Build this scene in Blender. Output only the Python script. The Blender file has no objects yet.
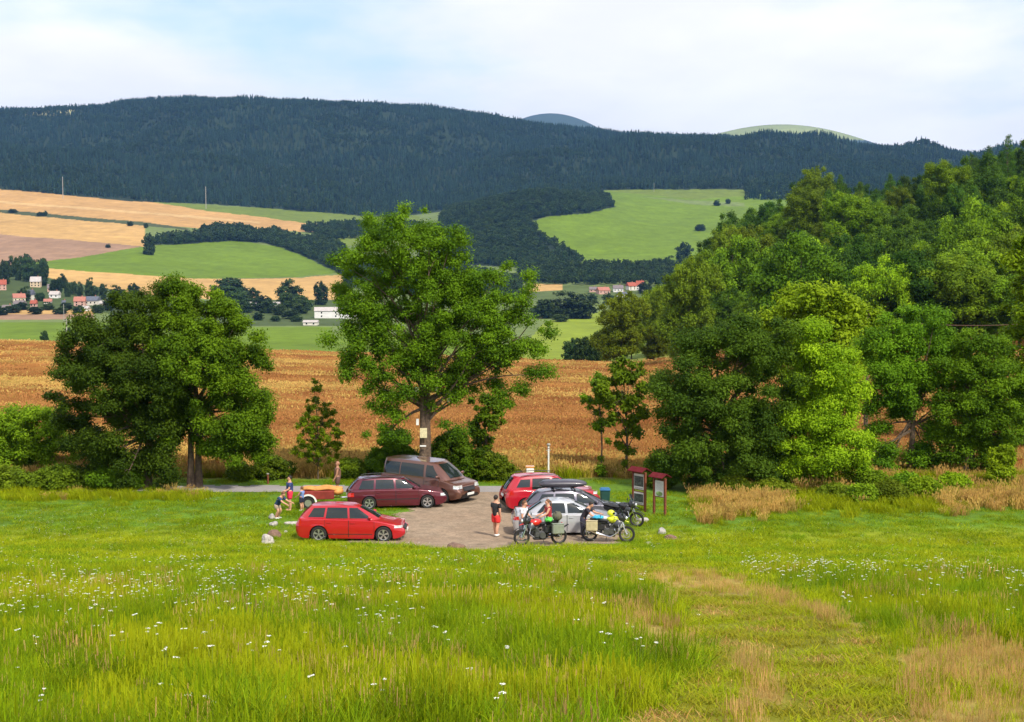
import bpy, math, random
import numpy as np
from mathutils import Vector, Matrix, Euler
R = math.radians
SC = bpy.context.scene
COL = SC.collection
F = 1450.0; PITCH = R(4.42); CAMZ = 12.0
cP, sP = math.cos(PITCH), math.sin(PITCH)

# ---------------------------------------------------------------- materials
def nodes_of(m):
    m.use_nodes = True
    return m.node_tree.nodes, m.node_tree.links
def principled(name, col, rough=.6, metal=0, coat=0, spec=.5, noise=None, bump=0, emit=None):
    m = bpy.data.materials.new(name); n, l = nodes_of(m); b = n['Principled BSDF']
    b.inputs['Base Color'].default_value = (*col, 1); b.inputs['Roughness'].default_value = rough
    b.inputs['Metallic'].default_value = metal; b.inputs['Coat Weight'].default_value = coat
    b.inputs['Specular IOR Level'].default_value = spec
    sc, amt = noise or (6, .18)
    tc = n.new('ShaderNodeTexCoord'); t = n.new('ShaderNodeTexNoise'); t.inputs['Scale'].default_value = sc; t.inputs['Detail'].default_value = 5
    l.new(tc.outputs['Object'], t.inputs['Vector'])
    mr = n.new('ShaderNodeMapRange'); mr.inputs[1].default_value = .3; mr.inputs[2].default_value = .7
    mr.inputs[3].default_value = 1 - amt; mr.inputs[4].default_value = 1 + amt
    l.new(t.outputs['Fac'], mr.inputs[0])
    mx = n.new('ShaderNodeVectorMath'); mx.operation = 'SCALE'; mx.inputs[0].default_value = col
    l.new(mr.outputs[0], mx.inputs['Scale']); l.new(mx.outputs[0], b.inputs['Base Color'])
    if bump:
        bp = n.new('ShaderNodeBump'); bp.inputs['Strength'].default_value = bump; bp.inputs['Distance'].default_value = .05
        l.new(t.outputs['Fac'], bp.inputs['Height']); l.new(bp.outputs[0], b.inputs['Normal'])
    return m
def leafmat(name, lo, hi, trans=.38, objvar=.35, rough=.55, attr='tone'):
    """foliage: colour between lo and hi by clump tone; every object slightly different in hue and value"""
    m = bpy.data.materials.new(name); n, l = nodes_of(m)
    for x in list(n): n.remove(x)
    out = n.new('ShaderNodeOutputMaterial')
    at = n.new('ShaderNodeAttribute'); at.attribute_name = attr
    oi = n.new('ShaderNodeObjectInfo')
    mx = n.new('ShaderNodeMix'); mx.data_type = 'RGBA'; mx.inputs[6].default_value = (*lo, 1); mx.inputs[7].default_value = (*hi, 1)
    l.new(at.outputs['Fac'], mx.inputs[0])
    hs = n.new('ShaderNodeHueSaturation')
    a = n.new('ShaderNodeMapRange'); a.inputs[3].default_value = .5 - .020 * objvar / .35; a.inputs[4].default_value = .5 + .006 * objvar / .35
    l.new(oi.outputs['Random'], a.inputs[0]); l.new(a.outputs[0], hs.inputs['Hue'])
    mu = n.new('ShaderNodeMath'); mu.operation = 'MULTIPLY'; mu.inputs[1].default_value = 7.31
    fr = n.new('ShaderNodeMath'); fr.operation = 'FRACT'
    l.new(oi.outputs['Random'], mu.inputs[0]); l.new(mu.outputs[0], fr.inputs[0])
    v = n.new('ShaderNodeMapRange'); v.inputs[3].default_value = 1 - objvar; v.inputs[4].default_value = 1 + objvar
    l.new(fr.outputs[0], v.inputs[0]); l.new(v.outputs[0], hs.inputs['Value'])
    l.new(mx.outputs[2], hs.inputs['Color'])
    d = n.new('ShaderNodeBsdfPrincipled'); d.inputs['Roughness'].default_value = rough; d.inputs['Specular IOR Level'].default_value = .06
    l.new(hs.outputs[0], d.inputs['Base Color'])
    t = n.new('ShaderNodeBsdfTranslucent'); l.new(hs.outputs[0], t.inputs['Color'])
    s = n.new('ShaderNodeMixShader'); s.inputs[0].default_value = trans
    l.new(d.outputs[0], s.inputs[1]); l.new(t.outputs[0], s.inputs[2]); l.new(s.outputs[0], out.inputs['Surface'])
    return m

# ---------------------------------------------------------------- mesh building
class MB:
    def __init__(s): s.v = []; s.f = []; s.n = 0
    def add(s, V, Fc):
        s.v.extend([tuple(map(float, p)) for p in V]); s.f.extend([tuple(i + s.n for i in f) for f in Fc]); s.n += len(V); return s
    def box(s, c, d, rot=(0, 0, 0), taper=1.0, bev=0.0):
        hx, hy, hz = d[0] / 2, d[1] / 2, d[2] / 2
        M = Euler(rot).to_matrix(); c = Vector(c); V = []
        if bev <= 0:
            for z in (-hz, hz):
                k = 1 if z < 0 else taper
                for x, y in ((-hx, -hy), (hx, -hy), (hx, hy), (-hx, hy)): V.append(c + M @ Vector((x * k, y * k, z)))
            return s.add(V, [(3, 2, 1, 0), (4, 5, 6, 7), (0, 1, 5, 4), (1, 2, 6, 5), (2, 3, 7, 6), (3, 0, 4, 7)])
        b = min(bev, hx * .9, hy * .9, hz * .9)
        rings = [(-hz, -b), (-hz + b, 0), (hz - b, 0), (hz, -b)]; Fc = []
        for z, o in rings:
            k = 1 + (taper - 1) * (z + hz) / (2 * hz)
            for x, y in ((-hx + b, -hy - o * 0), (hx - b, -hy), (hx, -hy + b), (hx, hy - b), (hx - b, hy), (-hx + b, hy), (-hx, hy - b), (-hx, -hy + b)):
                sx = (abs(x) + o) * (1 if x > 0 else -1); sy = (abs(y) + o) * (1 if y > 0 else -1)
                V.append(c + M @ Vector((sx * k, sy * k, z)))
        for r in range(3):
            for i in range(8): Fc.append((r * 8 + i, r * 8 + (i + 1) % 8, r * 8 + 8 + (i + 1) % 8, r * 8 + 8 + i))
        Fc.append(tuple(range(7, -1, -1))); Fc.append(tuple(range(24, 32)))
        return s.add(V, Fc)
    def tube(s, pts, rad, n=8, cap=True):
        pts = [Vector(p) for p in pts]
        if not hasattr(rad, '__len__'): rad = [rad] * len(pts)
        V = []; Fc = []; prev = None
        for i, p in enumerate(pts):
            d = (pts[min(i + 1, len(pts) - 1)] - pts[max(i - 1, 0)])
            if d.length < 1e-6: d = Vector((0, 0, 1))
            d.normalize()
            if prev is None: a = d.cross(Vector((0, 0, 1)) if abs(d.z) < .9 else Vector((1, 0, 0))).normalized()
            else:
                a = prev - d * prev.dot(d)
                a = a.normalized() if a.length > 1e-6 else d.orthogonal().normalized()
            prev = a; b = d.cross(a)
            for k in range(n):
                t = 2 * math.pi * k / n; V.append(p + (a * math.cos(t) + b * math.sin(t)) * rad[i])
        for i in range(len(pts) - 1):
            for k in range(n): Fc.append((i * n + k, i * n + (k + 1) % n, (i + 1) * n + (k + 1) % n, (i + 1) * n + k))
        if cap: Fc.append(tuple(range(n - 1, -1, -1))); Fc.append(tuple(range((len(pts) - 1) * n, len(pts) * n)))
        return s.add(V, Fc)
    def ell(s, c, r, rot=(0, 0, 0), nu=14, nv=9, f=None):
        M = Euler(rot).to_matrix(); c = Vector(c); V = []; Fc = []
        for j in range(nv + 1):
            ph = -math.pi / 2 + math.pi * j / nv
            for i in range(nu):
                th = 2 * math.pi * i / nu
                p = Vector((r[0] * math.cos(ph) * math.cos(th), r[1] * math.cos(ph) * math.sin(th), r[2] * math.sin(ph)))
                if f: p = f(p)
                V.append(c + M @ p)
        for j in range(nv):
            for i in range(nu): Fc.append((j * nu + i, j * nu + (i + 1) % nu, (j + 1) * nu + (i + 1) % nu, (j + 1) * nu + i))
        return s.add(V, Fc)
    def lathe(s, prof, c, axis='y', n=28):
        """prof: (radius, offset along axis) points"""
        V = []; Fc = []; c = Vector(c)
        for r, o in prof:
            for k in range(n):
                t = 2 * math.pi * k / n; a, b = r * math.cos(t), r * math.sin(t)
                V.append(c + (Vector((a, o, b)) if axis == 'y' else Vector((a, b, o)) if axis == 'z' else Vector((o, a, b))))
        for j in range(len(prof) - 1):
            for k in range(n): Fc.append((j * n + k, j * n + (k + 1) % n, (j + 1) * n + (k + 1) % n, (j + 1) * n + k))
        return s.add(V, Fc)
    def grid(s, P, closed=False):
        P = [[Vector(q) for q in row] for row in P]; m = len(P[0]); V = [q for row in P for q in row]; Fc = []
        for j in range(len(P) - 1):
            for i in range(m if closed else m - 1): Fc.append((j * m + i, j * m + (i + 1) % m, (j + 1) * m + (i + 1) % m, (j + 1) * m + i))
        return s.add(V, Fc)
    def build(s, name, mat, parent=None, smooth=True, ang=35):
        me = bpy.data.meshes.new(name); me.from_pydata(s.v, [], s.f); me.update()
        if mat: me.materials.append(mat)
        if smooth:
            me.polygons.foreach_set('use_smooth', [True] * len(me.polygons))
            try: me.set_sharp_from_angle(angle=R(ang))
            except Exception: pass
        o = bpy.data.objects.new(name, me); COL.objects.link(o); o.parent = parent
        return o
def npmesh(name, V, Q, mat, parent=None, attrs=None, smooth=False, link=True):
    """fast mesh from numpy verts and faces of one size"""
    me = bpy.data.meshes.new(name); V = np.asarray(V, np.float32); Q = np.asarray(Q, np.int32)
    me.vertices.add(len(V)); me.vertices.foreach_set('co', V.ravel())
    k = Q.shape[1]; me.loops.add(Q.size); me.loops.foreach_set('vertex_index', Q.ravel())
    me.polygons.add(len(Q)); me.polygons.foreach_set('loop_start', np.arange(0, Q.size, k, dtype=np.int32))
    try: me.polygons.foreach_set('loop_total', np.full(len(Q), k, np.int32))
    except Exception: pass
    me.polygons.foreach_set('use_smooth', np.full(len(Q), smooth))
    for nm, (ty, dom, dat) in (attrs or {}).items():
        a = me.attributes.new(nm, ty, dom); a.data.foreach_set('color' if 'COLOR' in ty else 'value', np.asarray(dat, np.float32).ravel())
    me.update(calc_edges=True)
    if mat: me.materials.append(mat)
    o = bpy.data.objects.new(name, me)
    if link: COL.objects.link(o)
    o.parent = parent
    return o
def tag(o, label=None, cat=None, group=None, kind=None):
    if label: o['label'] = label
    if cat: o['category'] = cat
    if group: o['group'] = group
    if kind: o['kind'] = kind
    return o
def empty(name, loc=(0, 0, 0), rz=0):
    o = bpy.data.objects.new(name, None); COL.objects.link(o); o.location = loc; o.rotation_euler = (0, 0, rz); o.empty_display_size = .2
    return o
def copy_tree(o, parent=None):
    c = o.copy(); COL.objects.link(c); c.parent = parent
    for ch in [x for x in COL.objects if x.parent == o]: copy_tree(ch, c)
    return c

# ---------------------------------------------------------------- terrain
def slope_of(py):                       # image row -> dz/dY of the line of sight
    v = (361.0 - np.asarray(py, float)) / F
    return (-sP + v * cP) / (cP + v * sP)
TAB = {  # bearing -> (distance, elevation given as the row it is seen at)
 -400: [(320,334),(500,345),(850,346),(1200,312),(1500,274),(1800,258),(2100,236),(2600,206),(3000,186),(3500,145),(3900,132),(4200,130),(4700,112),(5600,150)],
 0: [(320,338),(500,348),(850,347),(1200,314),(1500,281),(1800,262),(2100,240),(2600,212),(3000,190),(3500,150),(3900,140),(4200,135),(4700,109),(5600,150)],
 100:[(320,342),(500,350),(850,347),(1200,314),(1500,286),(1800,265),(2100,242),(2600,214),(3000,195),(3500,160),(3900,143),(4200,128),(4700,105),(5600,150)],
 160:[(320,344),(500,351),(850,347),(1200,314),(1500,290),(1800,269),(2100,244),(2600,217),(3000,201),(3500,168),(3900,145),(4200,122),(4700,96),(5600,150)],
 300:[(320,350),(500,354),(850,347),(1200,316),(1500,298),(1800,279),(2100,258),(2600,228),(3000,212),(3500,180),(3900,152),(4200,128),(4700,99),(5600,150)],
 400:[(320,353),(500,357),(850,347),(1200,317),(1500,300),(1800,283),(2100,266),(2600,230),(3000,214),(3500,184),(3900,156),(4200,132),(4700,103),(5600,150)],
 450:[(320,355),(500,359),(850,347),(1200,317),(1500,301),(1800,283),(2100,262),(2600,214),(3000,210),(3500,184),(3900,160),(4200,138),(4700,107),(5600,150)],
 500:[(320,357),(500,362),(850,347),(1200,317),(1500,301),(1800,283),(2100,258),(2600,198),(3000,205),(3500,180),(3900,164),(4200,145),(4700,116),(5600,150)],
 550:[(320,359),(500,365),(850,347),(1200,317),(1500,301),(1800,280),(2100,256),(2600,192),(3000,196),(3500,178),(3900,162),(4200,150),(4700,125),(5600,150)],
 600:[(320,361),(500,367),(850,347),(1200,317),(1500,300),(1800,276),(2100,252),(2600,205),(3000,192),(3500,176),(3900,155),(4200,152),(4700,131),(5600,150)],
 650:[(320,361),(420,340),(520,350),(850,347),(1200,317),(1500,300),(1800,276),(2100,250),(2600,215),(3000,191),(3500,172),(3900,152),(4200,152),(4700,136),(5600,150)],
 700:[(320,352),(420,306),(560,312),(850,347),(1200,317),(1500,300),(1800,276),(2100,250),(2600,215),(3000,190),(3500,168),(3900,145),(4200,150),(4700,136),(5600,150)],
 750:[(240,366),(320,330),(420,270),(560,262),(850,345),(1200,317),(1500,300),(1800,276),(2100,250),(2600,215),(3000,189),(3500,164),(3900,143),(4200,150),(4700,140),(5600,150)],
 800:[(240,362),(320,318),(420,250),(560,230),(850,330),(1200,317),(1500,300),(1800,276),(2100,250),(2600,212),(3000,186),(3500,164),(3900,141),(4200,150),(4700,145),(5600,155)],
 900:[(240,354),(320,306),(420,238),(560,224),(850,320),(1200,317),(1500,300),(1800,276),(2100,250),(2600,205),(3000,186),(3500,170),(3900,148),(4200,152),(4700,150),(5600,160)],
 1024:[(240,342),(320,288),(420,216),(560,186),(850,300),(1200,317),(1500,300),(1800,276),(2100,250),(2600,205),(3000,190),(3500,175),(3900,160),(4200,165),(4700,160),(5600,165)],
 1500:[(240,330),(320,270),(420,200),(560,170),(850,280),(1200,310),(1500,300),(1800,276),(2100,250),(2600,205),(3000,195),(3500,178),(3900,160),(4200,165),(4700,160),(5600,165)],
}
GX = np.arange(-400, 1501, 6.0)
GY = np.exp(np.linspace(math.log(50), math.log(12500), 900))
def _tab():
    cols = sorted(TAB); S = []
    for c in cols:
        Y = [50, 76] + [k[0] for k in TAB[c]] + [7000, 12500]
        s = [-CAMZ / 50, -CAMZ / 76] + [float(slope_of(k[1])) for k in TAB[c]] + [float(slope_of(195)), float(slope_of(232))]
        w = 1 / np.array(Y); o = np.argsort(w)
        S.append(np.interp(1 / GY, w[o], np.array(s)[o]))
    S = np.array(S)                                          # cols x Y
    Z = np.array([np.interp(GX, cols, S[:, j]) for j in range(len(GY))]) * GY[:, None] + CAMZ
    def blur(a, ax, n):
        k = np.hanning(n + 2)[1:-1]; k /= k.sum()
        p = [(0, 0), (0, 0)]; p[ax] = (n // 2, n // 2); q = np.pad(a, p, mode='edge')
        return np.apply_along_axis(lambda r: np.convolve(r, k, 'valid'), ax, q)
    near = Z.copy(); Z = blur(blur(Z, 1, 11), 0, 15)
    k = np.clip((GY - 75) / 25, 0, 1)[:, None]
    return near * (1 - k) + Z * k
GZ = _tab()
_rs = np.random.RandomState(3)
_W = [(_rs.uniform(0, 6.28), _rs.uniform(.7, 1.3), _rs.uniform(0, 6.28)) for _ in range(14)]
def wav(x, y, L, seed=0):
    """smooth value noise, about -1..1, wavelength L"""
    a = 0
    for i in range(5):
        th, k, ph = _W[(i + seed) % 14]; k = k * 6.283 / L * (1 + .6 * i)
        a = a + np.sin((x * math.cos(th) + y * math.sin(th)) * k + ph + 1.3 * np.sin((x * math.sin(th) - y * math.cos(th)) * k * .6 + i)) / (1 + .7 * i)
    return a / 1.9
def zt(x, Y):
    x = np.asarray(x, float); Y = np.asarray(Y, float)
    a = 10.3 - .18 * Y
    zn = .5 * (a + np.sqrt(a * a + .35))
    zn = np.where(Y > 60, zn * np.clip((70 - Y) / 10, 0, 1), zn)
    zn = zn + .05 * wav(x, Y, 7, 2) * np.clip((56 - Y) / 6, 0, 1)
    zn = np.where(Y < 0, 10.3 - .18 * Y + .0015 * Y * Y, zn)
    Yc = np.clip(Y, 51, 12400); q = np.clip(512 + F * x / Yc, GX[0], GX[-1] - .01)
    fi = (q - GX[0]) / 6.0; i = np.floor(fi).astype(int); i = np.minimum(i, len(GX) - 2); u = fi - i
    fj = (np.log(Yc) - math.log(50)) / (math.log(12500) - math.log(50)) * 899; j = np.minimum(np.floor(fj).astype(int), 898); w = fj - j
    zf = (GZ[j, i] * (1 - u) + GZ[j, i + 1] * u) * (1 - w) + (GZ[j + 1, i] * (1 - u) + GZ[j + 1, i + 1] * u) * w
    # relief: gullies on the mountains
    zf = zf + np.clip((Yc - 3100) / 900, 0, 1) * np.clip((4600 - Yc) / 300, 0, 1) * (58 * wav(x, Yc * .8, 1500, 4) + 24 * wav(x, Yc, 480, 7))
    zf = zf + np.clip((Yc - 1200) / 600, 0, 1) * np.clip((3100 - Yc) / 300, 0, 1) * 2.5 * wav(x, Yc, 420, 1)
    return np.where(Y < 72, zn, zf)
_YR = np.concatenate([np.arange(5, 90, .1), np.exp(np.linspace(math.log(90), math.log(12000), 2500))])
def gp(px, py):
    """where the line of sight of a pixel meets the terrain"""
    v = (361 - py) / F; sy = cP + v * sP
    x = _YR * ((px - 512) / F) / sy; z = CAMZ + _YR * (-sP + v * cP) / sy
    h = np.nonzero(z < zt(x, _YR))[0]; k = h[0] if len(h) else len(_YR) - 1
    return Vector((x[k], _YR[k], float(zt(x[k], _YR[k]))))
def at(px, Y):
    x = (px - 512) / F * Y
    return Vector((x, Y, float(zt(x, Y))))
def proj(x, Y, z):
    dz = z - CAMZ; d = Y * cP - dz * sP; up = Y * sP + dz * cP
    return 512 + F * x / d, 361 - F * up / d
def inpoly(px, py, poly):
    px = np.asarray(px); py = np.asarray(py); r = np.zeros(px.shape, bool); n = len(poly)
    for i in range(n):
        x1, y1 = poly[i]; x2, y2 = poly[(i + 1) % n]
        if y1 == y2: continue
        c = ((y1 > py) != (y2 > py)) & (px < (x2 - x1) * (py - y1) / (y2 - y1) + x1); r ^= c
    return r
# ---------------------------------------------------------------- far peaks
_zt0 = zt
def zt(x, Y):
    z = _zt0(x, Y); x = np.asarray(x, float); Y = np.asarray(Y, float)
    q = 512 + F * x / np.maximum(Y, 60)
    k = np.exp(-((Y - 9200) / 1500) ** 2)
    def pk(c, s, top): return (9200 * (float(slope_of(top)) - float(slope_of(213)))) * np.exp(-((q - c) / s) ** 2 / 2)
    return z + k * np.maximum(pk(550, 85, 113), pk(779, 135, 124))
# ---------------------------------------------------------------- field map (true surface colours)
STRAW=(.40,.235,.085); STRAW2=(.44,.27,.095); PLOUGH=(.27,.165,.10); GREEN=(.11,.17,.010); GREEN2=(.12,.16,.022); MEAD=(.18,.23,.018)
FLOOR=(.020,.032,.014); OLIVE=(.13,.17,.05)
FIELDS = [  # (outline as surveyed, min distance, max distance, colour)
 ([(-420,150),(1500,150),(1500,400),(-420,400)], 300, 3300, OLIVE),
 ([(-420,270),(25,272),(60,281),(100,287),(140,294),(160,300),(345,300),(345,326),(150,326),(95,309),(-420,309)], 600, 2300, (.06,.085,.025)),
 ([(520,286),(720,286),(720,300),(520,300)], 900, 2300, (.08,.11,.03)),
 ([(-420,322),(95,322),(160,326),(240,327),(330,327),(345,352),(-420,345)], 600, 1500, GREEN),
 ([(340,330),(520,345),(560,362),(330,352)], 330, 1500, GREEN),
 ([(500,362),(530,340),(545,322),(620,308),(700,308),(700,365)], 330, 1600, MEAD),
 ([(-420,309),(95,309),(95,319),(-420,323)], 600, 1500, STRAW2),
 ([(-420,316),(95,314),(95,319),(-420,323)], 600, 1500, PLOUGH),
 ([(-420,262),(10,264),(100,272),(200,279),(300,278),(345,274),(345,300),(225,300),(140,294),(100,287),(60,281),(25,272),(-420,272)], 900, 2300, STRAW2),
 ([(10,265),(75,258),(140,247),(230,239),(300,250),(340,272),(300,277),(200,279),(100,272)], 900, 2700, GREEN),
 ([(-420,235),(0,233),(140,244),(140,247),(75,258),(10,265),(-420,266)], 900, 2700, PLOUGH),
 ([(-420,213),(0,211),(145,224),(145,246),(0,234),(-420,236)], 1200, 3100, STRAW2),
 ([(-420,186),(0,188),(140,201),(210,211),(330,226),(330,232),(200,228),(145,224),(0,211),(-420,213)], 1500, 3100, STRAW),
 ([(-420,209),(0,209.3),(145,222.5),(190,228),(190,230.5),(145,226),(0,212.6),(-420,212)], 1200, 3100, (.06,.07,.025)),
 ([(-420,200),(0,201),(150,212),(260,222),(260,224),(150,214),(0,203),(-420,202)], 1500, 3100, (.48,.31,.13)),
 ([(140,201),(340,213),(420,216),(420,226),(330,226),(210,211)], 1500, 3100, GREEN2),
 ([(330,226),(420,226),(420,245),(330,245)], 1500, 3100, GREEN2),
 ([(520,262),(530,222),(615,200),(600,191),(760,188),(1500,186),(1500,268),(580,268)], 1200, 3150, GREEN),
 ([(600,190),(745,189),(745,196),(700,199),(660,196)], 1500, 3150, GREEN2),
 ([(640,196),(690,200),(745,203),(745,207),(690,204)], 1500, 3150, OLIVE),
 ([(530,284),(562,284),(562,290),(530,292)], 900, 2200, STRAW2),
]
BIGF = [(-420,150),(-420,60),(1500,60),(1500,200),(985,200),(745,189),(600,190),(560,215),(450,225),(340,214),(210,204),(140,202),(0,189),(-420,187)]
SPUR = [(430,240),(445,212),(490,192),(540,183),(580,186),(608,197),(615,207),(590,213),(545,217),(530,222),(540,235),(560,245),(583,262),(560,268),(520,268),(430,262)]
LW = [(145,245),(160,241),(185,238),(215,230),(245,231),(258,236),(275,232),(300,238),(320,240),(345,250),(345,276),(335,271),(300,254),(265,243),(230,241),(175,245)]
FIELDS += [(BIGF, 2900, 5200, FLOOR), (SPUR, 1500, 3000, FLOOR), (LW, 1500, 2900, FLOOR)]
def field_colour(x, Y, z):
    px, py = proj(x, Y, z)
    px = px + 1.2 * wav(x, Y, 90, 3); py = py + .5 * wav(x, Y, 130, 5)
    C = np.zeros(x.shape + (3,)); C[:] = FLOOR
    for poly, a, b, c in FIELDS:
        m = inpoly(px, py, poly) & (Y >= a) & (Y <= b); C[m] = c
    C[Y > 6500] = (.045, .07, .065)
    q = 512 + F * x / Y
    pk = (Y > 7400) & (q > 690) & (q < 900) & (py < 140); C[pk] = (.22, .25, .09)
    bald = (Y > 4300) & (Y < 5200) & (px < 75) & (px > 8) & (py < 114); C[bald] = (.38, .36, .18)
    # grassy headland beyond the wheat
    m = (Y < 420) & (Y > 0); C[m] = (.15, .20, .04)
    return C
def sheet(name, xs_px, Ys, mat, kind='structure', colour=None, lift=0):
    Q, YY = np.meshgrid(np.asarray(xs_px, float), np.asarray(Ys, float)); X = (Q - 512) / F * YY
    Z = zt(X, YY) + lift; nx, ny = Q.shape[1], Q.shape[0]
    V = np.stack([X, YY, Z], -1).reshape(-1, 3)
    i = np.arange(nx - 1); j = np.arange(ny - 1); I, J = np.meshgrid(i, j); b = J * nx + I
    Qd = np.stack([b, b + 1, b + 1 + nx, b + nx], -1).reshape(-1, 4)
    at_ = {}
    if colour is not None:
        c = colour(X, YY, Z).reshape(-1, 3); at_['base'] = ('FLOAT_COLOR', 'POINT', np.concatenate([c, np.ones((len(c), 1))], 1))
    o = npmesh(name, V, Qd, mat, attrs=at_, smooth=True); tag(o, kind=kind); return o
def groundmat(name, scales=(.02, .4), amt=.22, stripe=None, bump=.3, col=None, tint=None, bumpd=.1):
    m = bpy.data.materials.new(name); n, l = nodes_of(m); b = n['Principled BSDF']; b.inputs['Roughness'].default_value = .9
    b.inputs['Specular IOR Level'].default_value = .1
    if col is None:
        a = n.new('ShaderNodeAttribute'); a.attribute_name = 'base'; cur = a.outputs['Color']
    else:
        a = n.new('ShaderNodeRGB'); a.outputs[0].default_value = (*col, 1); cur = a.outputs[0]
    geo = n.new('ShaderNodeNewGeometry'); last = None
    for k, s in enumerate(scales):
        t = n.new('ShaderNodeTexNoise'); t.inputs['Scale'].default_value = s; t.inputs['Detail'].default_value = 8; t.inputs['Roughness'].default_value = .65
        mp = n.new('ShaderNodeMapping'); l.new(geo.outputs['Position'], mp.inputs[0])
        if stripe and k == len(scales) - 1: mp.inputs['Scale'].default_value = stripe
        l.new(mp.outputs[0], t.inputs['Vector'])
        mr = n.new('ShaderNodeMapRange'); mr.inputs[1].default_value = .3; mr.inputs[2].default_value = .7
        mr.inputs[3].default_value = 1 - amt; mr.inputs[4].default_value = 1 + amt; l.new(t.outputs['Fac'], mr.inputs[0])
        if tint and k == 0:
            mi = n.new('ShaderNodeMix'); mi.data_type = 'RGBA'; mi.blend_type = 'MIX'
            r2 = n.new('ShaderNodeMapRange'); r2.inputs[1].default_value = .42; r2.inputs[2].default_value = .62; l.new(t.outputs['Fac'], r2.inputs[0])
            l.new(r2.outputs[0], mi.inputs[0]); l.new(cur, mi.inputs[6]); mi.inputs[7].default_value = (*tint, 1); cur = mi.outputs[2]
        mx = n.new('ShaderNodeVectorMath'); mx.operation = 'SCALE'; l.new(cur, mx.inputs[0]); l.new(mr.outputs[0], mx.inputs['Scale']); cur = mx.outputs[0]; last = t
    l.new(cur, b.inputs['Base Color'])
    bp = n.new('ShaderNodeBump'); bp.inputs['Strength'].default_value = bump; bp.inputs['Distance'].default_value = bumpd
    l.new(last.outputs['Fac'], bp.inputs['Height']); l.new(bp.outputs[0], b.inputs['Normal'])
    return m
# ---------------------------------------------------------------- scatter
def scatter(name, protos, P, rot, scale, idx, tilt=None):
    me = bpy.data.meshes.new(name); P = np.asarray(P, np.float32)
    me.vertices.add(len(P)); me.vertices.foreach_set('co', P.ravel())
    rv = np.zeros((len(P), 3), np.float32); rv[:, 2] = rot
    if tilt is not None: rv[:, :2] = tilt
    for nm, ty, d in (('rot', 'FLOAT_VECTOR', rv), ('sc', 'FLOAT_VECTOR', scale), ('idx', 'INT', idx)):
        a = me.attributes.new(nm, ty, 'POINT')
        if ty == 'INT': a.data.foreach_set('value', np.asarray(d, np.int32))
        else: a.data.foreach_set('vector', np.asarray(d, np.float32).ravel())
    o = bpy.data.objects.new(name, me); COL.objects.link(o)
    c = bpy.data.collections.new(name + '_kinds')
    for p in protos: c.objects.link(p)
    g = bpy.data.node_groups.new(name + '_nodes', 'GeometryNodeTree')
    g.interface.new_socket('Geometry', in_out='INPUT', socket_type='NodeSocketGeometry')
    g.interface.new_socket('Geometry', in_out='OUTPUT', socket_type='NodeSocketGeometry')
    n, l = g.nodes, g.links; gi = n.new('NodeGroupInput'); go = n.new('NodeGroupOutput')
    ci = n.new('GeometryNodeCollectionInfo'); ci.inputs['Collection'].default_value = c
    ci.inputs['Separate Children'].default_value = True; ci.inputs['Reset Children'].default_value = True
    ip = n.new('GeometryNodeInstanceOnPoints'); ip.inputs['Pick Instance'].default_value = True
    def na(nm, ty):
        a = n.new('GeometryNodeInputNamedAttribute'); a.data_type = ty; a.inputs['Name'].default_value = nm
        return [s for s in a.outputs if s.enabled and s.name == 'Attribute'][0]
    l.new(gi.outputs[0], ip.inputs['Points']); l.new(ci.outputs[0], ip.inputs['Instance'])
    l.new(na('idx', 'INT'), ip.inputs['Instance Index'])
    er = n.new('FunctionNodeEulerToRotation'); l.new(na('rot', 'FLOAT_VECTOR'), er.inputs[0]); l.new(er.outputs[0], ip.inputs['Rotation'])
    l.new(na('sc', 'FLOAT_VECTOR'), ip.inputs['Scale']); l.new(ip.outputs[0], go.inputs[0])
    md = o.modifiers.new('scatter', 'NODES'); md.node_group = g
    return tag(o, kind='stuff')
# ---------------------------------------------------------------- grass kinds
def clump(name, mat, seed, n=45, h=(.25, .5), rad=.22, w=.010, lean=.35, head=0, link=False):
    r = np.random.RandomState(seed); V = []; Q = []; T = []; k = 0
    for i in range(n):
        a = r.uniform(0, 6.283); d = rad * math.sqrt(r.rand()); x, y = d * math.cos(a), d * math.sin(a)
        H = r.uniform(*h); la = r.uniform(0, 6.283); L = r.uniform(.1, lean) * H * 1.6; fa = r.uniform(0, 3.14)
        dx, dy = math.cos(fa) * w / 2, math.sin(fa) * w / 2; tone = r.rand()
        pts = []
        for t, ww in ((0, 1), (.4, .9), (.75, .6), (1, .12)):
            bx = x + math.cos(la) * L * t * t; by = y + math.sin(la) * L * t * t; bz = H * (t - .18 * t * t * t) - .03
            pts += [(bx - dx * ww, by - dy * ww, bz), (bx + dx * ww, by + dy * ww, bz)]
        V += pts; Q += [(k, k + 1, k + 3, k + 2), (k + 2, k + 3, k + 5, k + 4), (k + 4, k + 5, k + 7, k + 6)]; T += [tone] * 8; k += 8
        if head and r.rand() < head:
            tx, ty, tz = (x + math.cos(la) * L, y + math.sin(la) * L, H * .82 - .03); s = w * 1.1; hh = .07
            V += [(tx - s, ty, tz - hh), (tx + s, ty, tz - hh), (tx + s * .5 + .01, ty, tz + hh), (tx - s * .5 + .01, ty, tz + hh),
                  (tx, ty - s, tz - hh), (tx, ty + s, tz - hh), (tx + .01, ty + s * .5, tz + hh), (tx + .01, ty - s * .5, tz + hh)]
            Q += [(k, k + 1, k + 2, k + 3), (k + 4, k + 5, k + 6, k + 7)]; T += [1.] * 8; k += 8
    return npmesh(name, V, Q, mat, attrs={'tone': ('FLOAT', 'POINT', T)}, link=link)
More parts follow.
